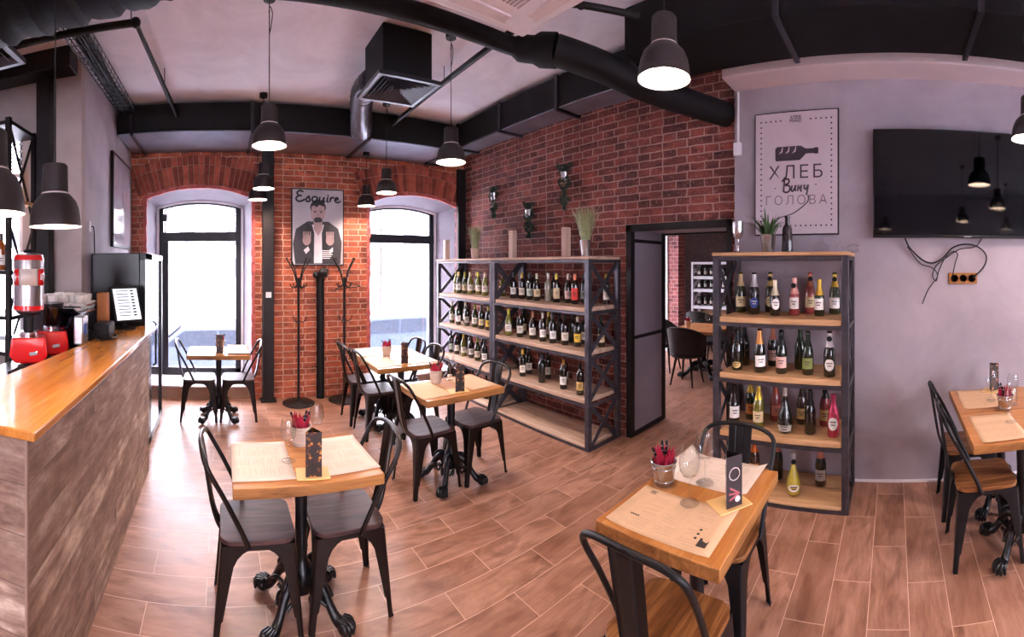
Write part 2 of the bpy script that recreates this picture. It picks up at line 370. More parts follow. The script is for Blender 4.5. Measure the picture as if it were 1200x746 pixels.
# step / sill under each window
s=MB(); s.box(-1.0,.39,B0+.001,B1,0,.145); s.box(1.93,3.33,B0+.001,B1,0,.145); struct(s.build('trim_1',plaster('stone step','7d6355','9a7d6c','ab9080',3),smooth=0))
s=MB(); s.box(-1.0,.39,B0-.012,B1,.145,.165); s.box(1.93,3.33,B0-.012,B1,.145,.165); struct(s.build('trim_2',M['cornice'],smooth=0,bevel=.004))
for k,W in enumerate(WIN):
    f=W['f'];b=W['b']; y0,y1=B0+.04,B1; n=20; s=MB()
    def ring(F,y,o):
        x0,x1,zs,zc=F; pts=[(x0-o,y,.165)]
        for i in range(n+1):
            x=x0+(x1-x0)*i/n; pts.append((x+(-o if i==0 else (o if i==n else 0)),y,arch_z(x,x0,x1,zs,zc)+o))
        pts.append((x1+o,y,.165)); return pts
    ff=(f[0]+.012,f[1]-.012,f[2]-.012,f[3]-.012)
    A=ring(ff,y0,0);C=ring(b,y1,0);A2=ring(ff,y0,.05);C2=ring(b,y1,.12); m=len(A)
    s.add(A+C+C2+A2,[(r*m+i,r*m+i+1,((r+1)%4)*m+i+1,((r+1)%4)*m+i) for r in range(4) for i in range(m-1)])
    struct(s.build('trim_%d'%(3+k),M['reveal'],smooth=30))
    # ragged rosy cut brick edge round the opening
    s=MB(); rr=random.Random(5+k)
    x0,x1,zs,zc=f; pts=[(x0,z*.075+.2) for z in range(31)]+[(x0+(x1-x0)*i/18,arch_z(x0+(x1-x0)*i/18,x0,x1,zs,zc)) for i in range(19)]+[(x1,2.5-z*.075) for z in range(31)]
    for i in range(len(pts)-1):
        (xa,za),(xb,zb)=pts[i],pts[i+1]; t=.012+.02*rr.random()
        s.bar((xa,B0+.008,za),(xb,B0+.008,zb),.025+t,t*1.6,(0,1,0))
    struct(s.build('trim_%d'%(5+k),M['brick_cut'],smooth=0,bevel=.004))
    # radial brick arch
    s=MB(); n=26; c=(x1-x0)/2+.09; h=zc-zs; Rr=(c*c+h*h)/(2*h); cx=(x0+x1)/2; cz=zc+.02-Rr; half=math.asin(min(1,c/Rr))
    for i in range(n):
        a0=-half+2*half*i/n; a1=-half+2*half*(i+1)/n; g=.004/Rr
        for (ra,rb) in ((Rr,Rr+.248),(Rr+.256,Rr+.37)):
            pl=[(cx+r*math.sin(a),cz+r*math.cos(a)) for r,a in ((ra,a0+g),(ra,a1-g),(rb,a1-g),(rb,a0+g))]
            s.mi=rr.randrange(3); s.prism(pl,'y',B0-.012-.006*rr.random(),B0+.02)
    struct(s.build('trim_%d'%(7+k),[M['brick_arch'],flat('arch brick dark','7d3728',.85,var=.3),flat('arch brick light','a6523c',.85,var=.3)],smooth=0,bevel=.003))
    s=MB(); pl=[]
    for j in range(21): a=-half+2*half*j/20; pl.append((cx+(Rr+.002)*math.sin(a),cz+(Rr+.002)*math.cos(a)))
    for j in range(20):
        a=-half+2*half*j/20;b2=-half+2*half*(j+1)/20
        q=[(cx+r*math.sin(t),cz+r*math.cos(t)) for r,t in ((Rr+.002,a),(Rr+.002,b2),(Rr+.368,b2),(Rr+.368,a))]
        s.prism(q,'y',B0-.004,B0+.01)
    struct(s.build('trim_%d'%(9+k),M['mortar'],smooth=0))
# outer wall around windows
w=MB(); y0,y1=B1+.0,B1+.3
w.box(-1.35,-.93-.0,y0+.01,y1,-.5,CZ+.1); w.box(.29,2.02,y0+.01,y1,-.5,CZ+.1); w.box(3.25,5.0,y0+.01,y1,-.5,CZ+.1); w.box(6.9,10.2,y0+.01,y1,-.5,CZ+.1); w.box(5.0,6.9,y0+.01,y1,-.5,.5); w.box(5.0,6.9,y0+.01,y1,2.7,CZ+.1)
w.box(-.93,.29,y0+.01,y1,-.5,.15); w.box(2.02,3.25,y0+.01,y1,-.5,.15)
for W in WIN:
    x0,x1,zs,zc=W['b']; n=16
    for i in range(n):
        a=x0+(x1-x0)*i/n;b=x0+(x1-x0)*(i+1)/n
        w.prism([(a,arch_z(a,x0,x1,zs,zc)),(b,arch_z(b,x0,x1,zs,zc)),(b,CZ+.1),(a,CZ+.1)],'y',y0+.01,y1)
struct(w.build('wall_street',M['white'],smooth=0))
# windows
for k,W in enumerate(WIN):
    x0,x1,zs,zc=W['b']; t=thing('window_%d'%(k+1),None,None); t['kind']='structure'
    s=MB(); n=18; y0,y1=B1-.02,B1+.06
    def arc(o): return [(x0+o+(x1-x0-2*o)*i/n, arch_z(x0+o+(x1-x0-2*o)*i/n,x0,x1,zs,zc)-o*1.0) for i in range(n+1)]
    s.box(x0,x0+.035,y0,y1,.165,zs); s.box(x1-.035,x1,y0,y1,.165,zs)
    A,C=arc(0),arc(.03)
    for i in range(n): s.prism([C[i],C[i+1],A[i+1],A[i]],'y',y0,y1)
    s.build('reveal_bead',M['pvc'],t,smooth=0)
    s=MB(); y0,y1=B1+.0,B1+.05
    X0,X1=x0+.035,x1-.035
    s.box(X0,X0+.06,y0,y1,.165,zs-.02); s.box(X1-.075,X1,y0,y1,.165,zs-.02); s.box(X0,X1,y0,y1,.165,.27)
    s.box(X0,X1,y0-.01,y1,2.04,2.17)
    A,C=arc(.03),arc(.055)
    for i in range(n): s.prism([C[i],C[i+1],A[i+1],A[i]],'y',y0,y1)
    if k==0: s.box(X0+.06,X0+.13,y0,y1,.27,2.04)
    s.build('window_frame',M['winframe'],t,smooth=0,bevel=.004)
    s=MB(); s.box(X0+.04,X1-.04,B1+.02,B1+.028,.25,2.06); s.build('pane',M['glass'],t,smooth=0)
    s=MB()
    for i in range(n):
        s.prism([(A[i][0],2.15),(A[i+1][0],2.15),A[i+1],A[i]],'y',B1+.02,B1+.028)
    s.build('upper_pane',M['glass'],t,smooth=0)
    if k==0:
        s=MB(); s.box(X0+.02,X0+.12,B1-.05,B1,2.32,2.42); s.build('closer_box',M['winframe'],t,bevel=.01)
# side brick wall with doorway + plaster wall
DZ=2.08
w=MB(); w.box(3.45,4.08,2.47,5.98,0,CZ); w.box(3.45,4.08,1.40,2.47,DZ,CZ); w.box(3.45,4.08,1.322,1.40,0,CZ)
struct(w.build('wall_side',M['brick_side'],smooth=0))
w=MB(); w.box(3.37,4.08,-4.2,1.32,0,CZ); struct(w.build('wall_right',M['plaster_wall'],smooth=0))
w=MB(); w.box(3.08,3.37,-4.2,1.318,3.165,CZ); struct(w.build('trim_20',M['cornice'],smooth=0,bevel=.01))
w=MB(); w.box(3.352,3.37,-4.2,1.31,0,.015); struct(w.build('baseboard_right',M['white'],smooth=0))
# doorway frame : black outer frame, grey panelled reveals
d=thing('door_1',None,None); d['kind']='structure'
s=MB(); s.box(3.435,3.50,2.43,2.49,0,DZ+.02); s.box(3.435,3.50,1.375,1.425,0,DZ+.02); s.box(3.435,3.50,1.375,2.49,DZ-.045,DZ+.02)
s.box(4.03,4.10,2.43,2.47,0,DZ); s.box(4.03,4.10,1.40,1.43,0,DZ); s.box(3.45,4.08,2.428,2.47,0,.05); s.box(3.45,4.08,2.428,2.47,1.93,1.965)
s.box(3.45,4.08,2.428,2.47,.965,1.0)
s.box(4.03,4.10,1.40,2.47,DZ-.05,DZ)
s.build('door_frame',M['steel_black'],d,smooth=0,bevel=.003)
s=MB(); s.box(3.46,4.06,2.437,2.475,.03,DZ-.02); s.box(3.46,4.06,1.395,1.415,.03,DZ-.02); s.box(3.46,4.06,1.40,2.46,DZ-.03,DZ)
s.build('door_panel',flat('grey panel','8a828c',.5,var=.1,nscale=3),d,smooth=0)
# left side: wall behind fridge, pillar wall, side window behind bar
w=MB(); w.box(-1.35,-1.18,3.55,5.98,0,CZ); struct(w.build('wall_left',M['plaster_left'],smooth=0))
w=MB(); w.box(-1.74,-1.18,3.44,3.55,0,CZ); w.box(-4.2,-1.74,3.44,3.55,2.93,CZ); w.box(-4.2,-1.74,3.44,3.55,0,1.0); w.box(-4.2,-2.9,3.44,3.55,1.0,2.93)
struct(w.build('wall_bar',M['plaster_pillar'],smooth=0))
t=thing('window_3',None,None); t['kind']='structure'
s=MB(); s.box(-2.9,-2.86,3.46,3.52,1.0,2.93); s.box(-1.78,-1.74,3.46,3.52,1.0,2.93); s.box(-2.9,-1.74,3.46,3.52,2.86,2.93); s.box(-2.9,-1.74,3.46,3.52,1,1.05); s.box(-2.9,-1.74,3.46,3.52,2.50,2.54)
s.build('window_frame',M['pvc'],t,smooth=0); s=MB(); s.box(-2.88,-1.76,3.485,3.49,1.02,2.9); s.build('pane',M['glass'],t,smooth=0)
s=MB()
for i in range(34):
    x=-2.86+i*.034; s.bar((x,3.455,2.54),(x+.16,3.455,2.86),.006,.006); s.bar((x+.16,3.455,2.54),(x,3.455,2.86),.006,.006)
s.build('lattice',M['steel_black'],t,smooth=0)
# walls behind the camera; their unseen windows are added and sized for fill daylight
w=MB(); w.box(-4.3,-4.2,-4.2,5.98,0,CZ); struct(w.build('wall_back_left',M['plaster_left'],smooth=0))
w=MB(); w.box(-4.2,4.08,-4.3,-4.2,0,.5); w.box(-4.2,4.08,-4.3,-4.2,2.8,CZ)
for a,b in ((-4.2,-2.9),(-1.7,.6),(1.8,4.08)): w.box(a,b,-4.3,-4.2,.5,2.8)
struct(w.build('wall_back',M['plaster_left'],smooth=0))
for i,(a,b) in enumerate(((-2.9,-1.7),(.6,1.8))):
    t=thing('window_%d'%(4+i),None,None); t['kind']='structure'
    s=MB(); 
    for q in ((a,a+.06,.5,2.8),(b-.06,b,.5,2.8),(a,b,.5,.56),(a,b,2.74,2.8),(a,b,2.0,2.08)): s.box(q[0],q[1],-4.28,-4.22,q[2],q[3])
    s.build('window_frame',M['winframe'],t,smooth=0); s=MB(); s.box(a,b,-4.255,-4.25,.5,2.8); s.build('pane',M['glass'],t,smooth=0)
# second room beyond the doorway
t=thing('window_7',None,None); t['kind']='structure'
s=MB()
for q in ((5.0,5.06,.5,2.7),(6.84,6.9,.5,2.7),(5.0,6.9,.5,.56),(5.0,6.9,2.64,2.7),(5.92,5.98,.5,2.7)): s.box(q[0],q[1],6.02,6.08,q[2],q[3])
s.build('window_frame',M['winframe'],t,smooth=0); s=MB(); s.box(5.0,6.9,6.045,6.05,.5,2.7); s.build('pane',M['glass'],t,smooth=0)
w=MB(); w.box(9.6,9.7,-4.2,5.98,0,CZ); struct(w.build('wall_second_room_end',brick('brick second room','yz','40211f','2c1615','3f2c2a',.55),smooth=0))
w=MB(); w.box(4.08,9.6,-4.3,-4.2,0,CZ); struct(w.build('wall_second_room_right',M['plaster_wall'],smooth=0))
w=MB(); w.box(7.35,7.62,4.065,4.30,0,CZ); struct(w.build('wall_pier',brick('brick pier','yz','b0706c','94565a','c9a6a4',.7),smooth=0))
w=MB(); w.box(7.33,7.64,4.301,4.40,0,2.3); struct(w.build('trim_21',M['pvc'],smooth=0))

# ------------------------------------------------------------------ street outside
w=MB(); w.box(-40,50,6.3,70,-1.2,-1.1); w.box(-40,-1.4,3.6,6.3,-1.2,-1.1); struct(w.build('ground_street',M['snow'],smooth=0))
w=MB(); w.box(-40,50,-40,-4.4,-1.2,-1.1); struct(w.build('ground_yard',M['snow'],smooth=0))
def make_car(name,label,x,y,rz,paint):
    t=thing(name,label,'car',(x,y,-1.1),rz,None)
    s=MB(); prof=[(-2.1,.35),(-2.15,.75),(-1.9,.95),(-1.25,1.0),(-.75,1.42),(.9,1.45),(1.55,1.02),(2.05,.92),(2.15,.6),(2.1,.35)]
    s.prism(prof,'y',-.82,.82); s.build('body',paint,t,bevel=.08,seg=3)
    s=MB(); s.prism([(-1.12,1.02),(-.68,1.36),(.02,1.38),(.02,1.02)],'y',-.835,.835); s.prism([(.08,1.02),(.08,1.38),(.84,1.38),(1.36,1.05)],'y',-.835,.835)
    s.build('side_windows',M['car_glass'],t)
    s=MB(); s.add([(-1.27,-.66,1.02),(-1.27,.66,1.02),(-.80,.6,1.41),(-.80,-.6,1.41)],[(0,1,2,3)]); s.build('windscreen',M['car_glass'],t,solid=.01)
    for sx in (-1.35,1.35):
        for sy in (-.76,.76):
            s=MB(); o=0; s.lathe([(.1,-.09),(.31,-.09),(.33,-.05),(.33,.05),(.31,.09),(.1,.09)],20); s.move(0,Matrix.Translation((sx,sy,.33))@Matrix.Rotation(PI/2,4,'X')); s.build('wheel',M['black_matte'],t)
    return t
make_car('parked_car','pale parked car in the snow outside the window beside the fridge',-.2,10.2,.05,M['car'])
make_car('parked_car','silver parked car outside the window beside the wine racks',4.6,11.2,-.1,flat('car paint silver','2b3340',.5,var=.02,spec=.2))
def tree(x,y,h,label,seed):
    rr=random.Random(seed); t=thing('bare_tree',label,'tree',(x,y,-1.1),0,'bare trees across the street')
    s=MB(); s.tube([(0,0,0),(.05,.02,h*.4),(0,.05,h)],[.11,.08,.03],8); s.build('trunk',M['bark'],t)
    s=MB()
    for i in range(26):
        z=h*(.3+.65*rr.random()); a=rr.random()*6.28; L=.8+1.4*rr.random(); p=(0,0,z); q=(L*.5*math.cos(a),L*.5*math.sin(a),z+L*.5); e=(L*.8*math.cos(a+.3),L*.8*math.sin(a+.3),z+L*1.1)
        s.tube([p,q,e],[.03,.018,.006],5)
    s.build('branches',M['bark'],t)
tree(-2.6,19,6.5,'bare tree across the street, nearest the door edge of fridge window',1)
tree(.9,24,7,'bare tree across the street seen mid pane in the fridge window',2)
tree(8.5,22,7,'bare tree seen through the window beside the wine racks',3)
w=MB(); w.box(-30,45,40,48,-1.1,9)
for i in range(16):
    for j in range(3): w.mi=1; w.box(-26+i*4.4,-24.6+i*4.4,39.95,40.05,.6+j*3,2.4+j*3)
tag(w.build('brick_factory',[M['facade'],flat('far windows','3c3e44',.5,spec=.2)],smooth=0),'pale long building across the snowy street','building')

# ------------------------------------------------------------------ ceiling services
def duct(name,label,x0,x1,y0,y1,z0,z1,axis,step=1.25,under=True,cat='duct'):
    t=thing(name,label,cat,((x0+x1)/2,(y0+y1)/2,z1))
    T=Vector(((x0+x1)/2,(y0+y1)/2,z1))
    def mk(nm,mb,mat,**k): 
        mb.v=[(a-T.x,b-T.y,c-T.z) for a,b,c in mb.v]; return mb.build(nm,mat,t,**k)
    s=MB(); s.box(x0,x1,y0,y1,z0+(.012 if under else 0),z1); mk('duct_body',s,M['duct'],smooth=0,bevel=.008)
    if under:
        s=MB(); s.box(x0+.01,x1-.01,y0+.01,y1-.01,z0,z0+.013); mk('underside_sheet',s,M['galv'],smooth=0)
    a,b=(x0,x1) if axis=='x' else (y0,y1); p=a+.15
    while p<b:
        s=MB(); e=.022
        if axis=='x': s.box(p,p+.035,y0-e,y1+e,z0-e,z0); s.box(p,p+.035,y0-e,y0,z0,z1+.01); s.box(p,p+.035,y1,y1+e,z0,z1+.01)
        else: s.box(x0-e,x1+e,p,p+.035,z0-e,z0); s.box(x0-e,x0,p,p+.035,z0,z1+.01); s.box(x1,x1+e,p,p+.035,z0,z1+.01)
        mk('flange',s,M['flange'],smooth=0); p+=step
    return t
duct('air_duct','long dark rectangular air duct running above the arched windows',-1.15,2.72,4.55,5.38,3.13,3.44,'x',1.3)
duct('air_duct','dark rectangular duct along the top of the brick wall with doorway',2.74,3.02,1.74,5.38,3.13,3.42,'y',.85)
duct('air_duct','wide black duct over the television wall beam',2.35,2.88,-4.1,1.72,3.13,3.45,'y',1.15,under=False)
s=MB(); s.tube(spline([(3.44,1.42,3.01),(3.1,1.57,3.01),(2.7,1.73,3.02),(2.3,1.91,3.10),(2.05,2.08,3.17)],6),.105,20)
tag(s.build('round_duct',M['duct']),'thick round black duct ending at brick wall above the doorway','duct')
s=MB(); s.tube(spline([(2.06,2.08,3.17),(1.9,2.28,3.21),(1.6,2.36,3.25),(1.1,2.36,3.25),(-.2,2.36,3.25),(-.45,2.36,3.25)],6),[.115]*4+[.09]*3+[.062]*24,16)
tag(s.build('duct_pipe',M['duct']),'black round pipe passing behind the white ceiling cassette','pipe')
def pipe(label,pts,r,rods=()):
    s=MB(); s.tube(pts,r,12)
    for p in pts[1:-1]: s.sphere(p,r*1.35)
    for (x,y,z) in rods: s.tube([(x,y,z),(x,y,CZ)],.004,6)
    return tag(s.build('sprinkler_pipe',M['pipe']),label,'pipe')
pipe('black elbowed pipe above the bar running towards the windows',[(-4.0,2.76,3.3),(-.57,2.76,3.3),(-.49,4.53,3.3)],.026,[(-.6,2.76,3.3),(-.52,3.8,3.3)])
pipe('straight black pipe beside the square ceiling diffuser',[(1.85,2.2,3.32),(1.9,4.53,3.32)],.024,[(1.88,3.3,3.32)])
pipe('thin black pipe between white cassette and wide duct',[(1.6,2.1,3.34),(2.0,1.8,3.34),(2.33,1.58,3.34)],.022)
# hanging rods near side duct
# AC cassette
t=thing('ceiling_cassette','white square air conditioning cassette hanging at the ceiling','air conditioner',(1.17,1.47,3.05))
s=MB(); s.box(-.41,.41,-.41,.41,.05,.4); s.build('housing',M['white'],t,bevel=.01)
s=MB(); s.box(-.475,.475,-.475,.475,0,.05); s.build('face_plate',M['white'],t,bevel=.02,seg=3)
s=MB()
for i in range(22): x=-.25+i*.0238; s.box(x,x+.012,-.26,.26,-.004,.002)
s.build('intake_grille',flat('grille grey','a89c9c',.5),t,smooth=0)
for i in range(4):
    s=MB(); s.box(-.27,.27,.33,.40,-.012,.0); s.box(-.29,.29,.405,.412,-.004,0); s.move(0,Matrix.Rotation(i*PI/2,4,'Z')); s.build('flap',flat('flap white','d8cccc',.45),t,smooth=0,bevel=.003)
# square diffuser box
def diffuser(label,cx,cy,z,half,h,rz=0):
    t=thing('ceiling_diffuser',label,'vent',(cx,cy,z),rz)
    s=MB(); s.box(-half*.8,half*.8,-half*.8,half*.8,.03,h); s.build('plenum_box',M['duct'],t,smooth=0,bevel=.006)
    s=MB()
    def fr(a,b,z0,z1):
        s.box(-b,b,-b,-a,z0,z1); s.box(-b,b,a,b,z0,z1); s.box(-b,-a,-a,a,z0,z1); s.box(a,b,-a,a,z0,z1)
    fr(half*.88,half,0,.03); s.build('diffuser_frame',M['flange'],t,smooth=0)
    for i in range(6):
        q=half*(.86-.13*i); s=MB(); v=[];
        for zz,e in ((.028,-.024),(0.002,.0)):
            v+=[(-q-e,-q-e,zz),(q+e,-q-e,zz),(q+e,q+e,zz),(-q-e,q+e,zz)]
        s.add(v,[(i2,(i2+1)%4,4+(i2+1)%4,4+i2) for i2 in range(4)]); s.build('louvre_ring',flat('louvre grey','3c3840',.45),t,smooth=0,solid=.003)
    return t
diffuser('black boxed square ceiling diffuser above the middle tables',1.33,3.07,3.06,.25,.4)
diffuser('black boxed diffuser at the ceiling above the bar shelves',-1.42,2.05,2.92,.27,.5)
s=MB(); pts=spline([(1.2,3.25,3.2),(1.22,3.6,3.22),(1.36,4.05,3.12),(1.47,4.35,3.16),(1.5,4.56,3.22)],10)
s.tube(pts,[.098+.012*(i%2) for i in range(len(pts))],16); tag(s.build('flexible_hose',flat('foil hose','4a474e',.35,metal=.6,var=.4,nscale=25,bump=.5,bscale=40)),'crinkled foil hose joining the square diffuser to the duct','duct hose')
s=MB(); pts=spline([(-4.1,1.9,3.09),(-2.2,1.9,3.11),(-1.2,1.91,3.13),(-.7,1.9,3.14),(-.3,1.86,3.17),(.1,1.7,3.2)],12)
s.tube(pts,[.268+.010*math.sin(i*1.3)+.008*math.sin(i*3.7) for i in range(len(pts))],20); tag(s.build('insulated_duct',flat('wrapped foil','070608',.6,metal=0,spec=.15,var=.5,nscale=16,bump=.9,bscale=22)),'fat crumpled black insulated duct above the bar','duct')
# cable tray
t=thing('cable_tray','black wire cable tray along the ceiling beside the left wall','cable tray',(-1.02,3.4,3.335))
s=MB()
for dx,dz in ((-.09,.05),(-.09,0),(-.03,0),(.03,0),(.09,0),(.09,.05)): s.tube([(dx,-1.3,dz),(dx,1.1,dz)],.005,6)
for i in range(25): y=-1.3+i*.1; s.tube([(-.09,y,.05),(-.09,y,0),(.09,y,0),(.09,y,.05)],.004,6)
s.build('wire_basket',M['pipe'],t)
s=MB()
for dx in (-.05,-.02,.01,.045): s.tube(spline([(dx,-1.3,.02),(dx+.01,-.4,.03),(dx-.01,.5,.02),(dx,1.1,.025)],5),.014,8)
s.build('cables',M['black_matte'],t)
for y in (-.9,.0,.9):
    s=MB(); s.tube([(-.09,y,.05),(-.09,y,.135)],.005,6); s.build('hanger',M['pipe'],t)
# ------------------------------------------------------------------ columns and pipes on walls
s=MB(); s.box(.50,.64,5.30,5.425,0,3.13); o=s.build('steel_column',M['steel_black'],bevel=.006); tag(o,'black steel column on the brick pier beside the poster','column')
o['kind']='thing'
s=MB(); s.box(.47,.67,5.27,5.43,0,.02); s.build('foot_plate',M['steel_black'],o,bevel=.003)
s=MB(); s.box(.535,.605,5.292,5.30,1.30,1.37); s.build('paper_tag',M['white'],o)
s=MB(); s.tube([(1.245,5.36,0),(1.245,5.36,1.5),(1.245,5.36,1.56)],.052,16); o=tag(s.build('riser_pipe',M['pipe']),'short black riser pipe with valve between the coat stands','pipe')
s=MB(); s.tube([(1.245,5.36,1.56),(1.27,5.33,1.61),(1.33,5.3,1.6)],.06,12); s.sphere((1.19,5.34,1.58),.05); s.sphere((1.28,5.32,1.63),.045); s.build('valve',M['cast'],o)
s=MB(); s.box(3.30,3.43,5.365,5.43,0,3.12); o=tag(s.build('steel_column',M['steel_black'],bevel=.006),'black steel column in the corner behind the window rack','column'); o['kind']='thing'
s=MB(); s.box(-1.545,-1.425,3.31,3.43,0,CZ-.002); o=tag(s.build('steel_column',M['steel_black'],bevel=.006),'black steel column against the plaster wall behind the bar','column'); o['kind']='thing'
s=MB(); s.box(-2.9,-1.2,3.2,3.4,3.3,CZ-.002); tag(s.build('steel_joist',M['steel_black'],bevel=.006),'black steel joist under the ceiling over bar column','joist')
s=MB(); s.tube([(3.362,1.285,3.16),(3.362,1.285,2.72)],.011,8); o=tag(s.build('cable_conduit',M['white']),'white cable conduit with small box at the plaster wall edge','conduit')
s=MB(); s.box(3.33,3.368,1.25,1.32,2.62,2.73); s.build('junction_box',M['white'],o,bevel=.008)

# ------------------------------------------------------------------ pendants
bulb=emit('bulb glow',(1,.80,.67,1),820)
bulb_low=emit('bulb glow dim',(1,.80,.67,1),330)
def make_pendant():
    t=thing('pendant_lamp',None,'lamp')
    s=MB(); prof=[(.110,0),(.1105,.006),(.107,.045),(.100,.08),(.088,.108),(.070,.128),(.058,.140),(.055,.152),(.053,.255),(.047,.262),(.012,.264)]
    inner=[(.011,.258),(.046,.256),(.050,.25),(.051,.152),(.066,.130),(.084,.107),(.096,.08),(.103,.045),(.1065,.004),(.110,0)]
    s.lathe(prof,36,cap=False); s.build('lamp_shade',flat('shade grey','2b2423',.55,spec=.3,var=.08),t,smooth=45)
    s=MB(); s.lathe(inner,36,cap=False); s.build('shade_lining',flat('lining','ded4cc',.5,var=.02),t,smooth=45)
    s=MB(); s.sphere((0,0,.085),.034,16,10); s.lathe([(.02,.11),(.02,.16)],12); s.build('bulb',bulb,t)
    s=MB(); s.tube([(0,0,.26),(0,0,CZ-2.48)],.0035,6); s.tube(spline([(0,0,.72),(.012,0,.78),(.02,.004,.86),(.004,0,.9),(-.003,0,.86)],6),.0035,6); s.build('cable',M['black_matte'],t)
    s=MB(); s.lathe([(.012,CZ-2.48-.055),(.04,CZ-2.48-.05),(.042,CZ-2.48-.002)],20); s.build('ceiling_rose',M['black_matte'],t)
    return t
pend=make_pendant()
PL=[((.30,2.74),2.47,'grey pendant lamp over the aisle between bar and tables',1),
    ((1.65,2.79),2.48,'grey pendant lamp hanging above the middle table by wine racks',1),
    ((.42,4.38),2.49,'grey pendant lamp in front of the black column, upper of two',1),
    ((.41,5.0),2.47,'grey pendant lamp behind another, lower of two by the column',1),
    ((1.72,4.27),2.48,'grey pendant lamp above the tables before the far window',1),
    ((1.62,4.35),2.46,'grey pendant lamp beside the magazine poster, lowest over far tables',1),
    ((1.54,.92),2.48,'largest grey pendant lamp, hanging above table by champagne rack',1),
    ((2.51,-.82),2.48,'grey pendant lamp above the table under the television',1),
    ((-.69,1.67),1.863,'grey pendant lamp low over the bar beside the coffee grinder',1),
    ((-.70,1.16),1.863,'grey pendant lamp low over the near end of the bar',1)]
PL[5]=((1.78,5.1),2.45,PL[5][2],1)
PL[4]=((1.72,4.27),2.48,PL[4][2],1)
for i,((x,y),z,lab,_) in enumerate(PL):
    p=pend if i==0 else copy_tree(pend)
    if z<2:
        for ch in p.children:
            if ch.name.startswith('bulb'): ch.data=ch.data.copy(); ch.data.materials[0]=bulb_low
    p=p; p['label']=lab; p['group']='pendant lamps'; p.location=(x,y,z)
    if abs(z-2.48)>.03 or (4.5<y<5.5) or x==2.51:      # cable length differs
        for ch in list(p.children):
            if ch.name.startswith('cable') or ch.name.startswith('ceiling_rose'):
                top=(3.13 if (4.5<y<5.5 or x==2.51) else (2.98 if lab.endswith('coffee grinder') else CZ))-z
                s=MB()
                if ch.name.startswith('cable'): s.tube([(0,0,.26),(0,0,top)],.0035,6)
                else: s.lathe([(.012,top-.055),(.04,top-.05),(.042,top-.002)],20)
                o=s.build('tmp',ch.data.materials[0]); ch.data=o.data; bpy.data.objects.remove(o)
# unseen half of the room: same pendants on the same ceiling
for x,y in ((-.9,-1.2),(.9,-1.4),(-2.6,.2),(1.9,-2.6),(-2.4,-2.4)):
    p=copy_tree(pend); p['label']='grey pendant lamp in the part of the room behind the viewer'; p['group']='pendant lamps'; p.location=(x,y,2.48)
for x,y in ((5.9,2.6),):
    p=copy_tree(pend); p['label']='grey pendant lamp in the second room beyond the doorway'; p['group']='pendant lamps'; p.location=(x,y,2.48)

# ------------------------------------------------------------------ bar
t=thing('bar_counter','long bar counter with weathered board front and glossy oak top','counter',(-.8,2.4,0))
def off(s,t):
    L=t.location; s.v=[(a-L.x,b-L.y,c-L.z) for a,b,c in s.v]; return s
s=MB(); s.prism([(-.93,1.235),(-.61,1.235),(-.61,3.50),(-.78,3.50)],'z',0,1.148); off(s,t)
o=s.build('counter_body',[M['panel_side'],M['panel_end']],t,smooth=0)
for p in o.data.polygons:
    if abs(p.normal.y)>.7: p.material_index=1
s=MB(); s.prism([(-1.03,1.20),(-.565,1.20),(-.565,3.62),(-.84,3.62)],'z',1.15,1.182); off(s,t); s.build('countertop',M['counter_top'],t,smooth=0,bevel=.005)
s=MB(); s.box(-.614,-.606,1.23,1.242,0,1.148); off(s,t); s.build('corner_strip',flat('corner strip','8d7364',.5),t)
s=MB(); s.box(-1.55,-1.07,1.3,3.3,0,.98); tag(s.build('work_counter',flat('work counter','6c6768',.3,metal=.4),smooth=0,bevel=.01),'low steel work counter behind the bar','counter')
# fridge
t=thing('drinks_fridge','tall black drinks fridge with glass door beside the bar end','fridge',(-.92,4.17,0))
s=MB(); s.box(-1.165,-.72,3.66,4.69,.06,1.81); off(s,t); s.build('cabinet',M['black_gloss'],t,bevel=.008)
s=MB(); s.box(-.72,-.67,3.66,3.98,.05,1.81); s.box(-.72,-.67,4.66,4.70,.05,1.81); s.box(-.72,-.67,3.66,4.70,1.75,1.81); s.box(-.72,-.67,3.66,4.70,.05,.12); off(s,t); d=s.build('door',M['black_gloss'],t,bevel=.004)
s=MB(); s.box(-.70,-.69,3.97,4.67,.11,1.76); off(s,t); s.build('door_glass',flat('mirror glass','b9bcc6',.05,metal=.95,var=.02),d)
s=MB(); s.box(-.668,-.66,3.99,4.66,1.755,1.80); off(s,t); s.build('header_strip',M['tin'],d)
s=MB(); s.tube([(-.665,4.02,.75),(-.635,4.02,.77),(-.635,4.02,1.15),(-.665,4.02,1.17)],.01,8); off(s,t); s.build('handle',M['black_matte'],d)
for x,y in ((-1.12,3.7),(-.75,3.7),(-1.12,4.64),(-.75,4.64)):
    s=MB(); s.lathe([(.02,0),(.02,.06)],10,(x,y,0)); off(s,t); s.build('foot',M['black_matte'],t)
s=MB(); s.box(-1.179,-1.165,3.62,3.67,2.0,2.1); o=tag(s.build('wall_socket',M['white'],bevel=.004),'white wall socket above the drinks fridge','socket')
s=MB(); s.tube(spline([(-1.16,3.65,2.05),(-1.14,3.66,2.04),(-1.14,3.68,1.95),(-1.15,3.72,1.81)],5),.005,6); s.build('plug_cable',M['black_matte'],o)
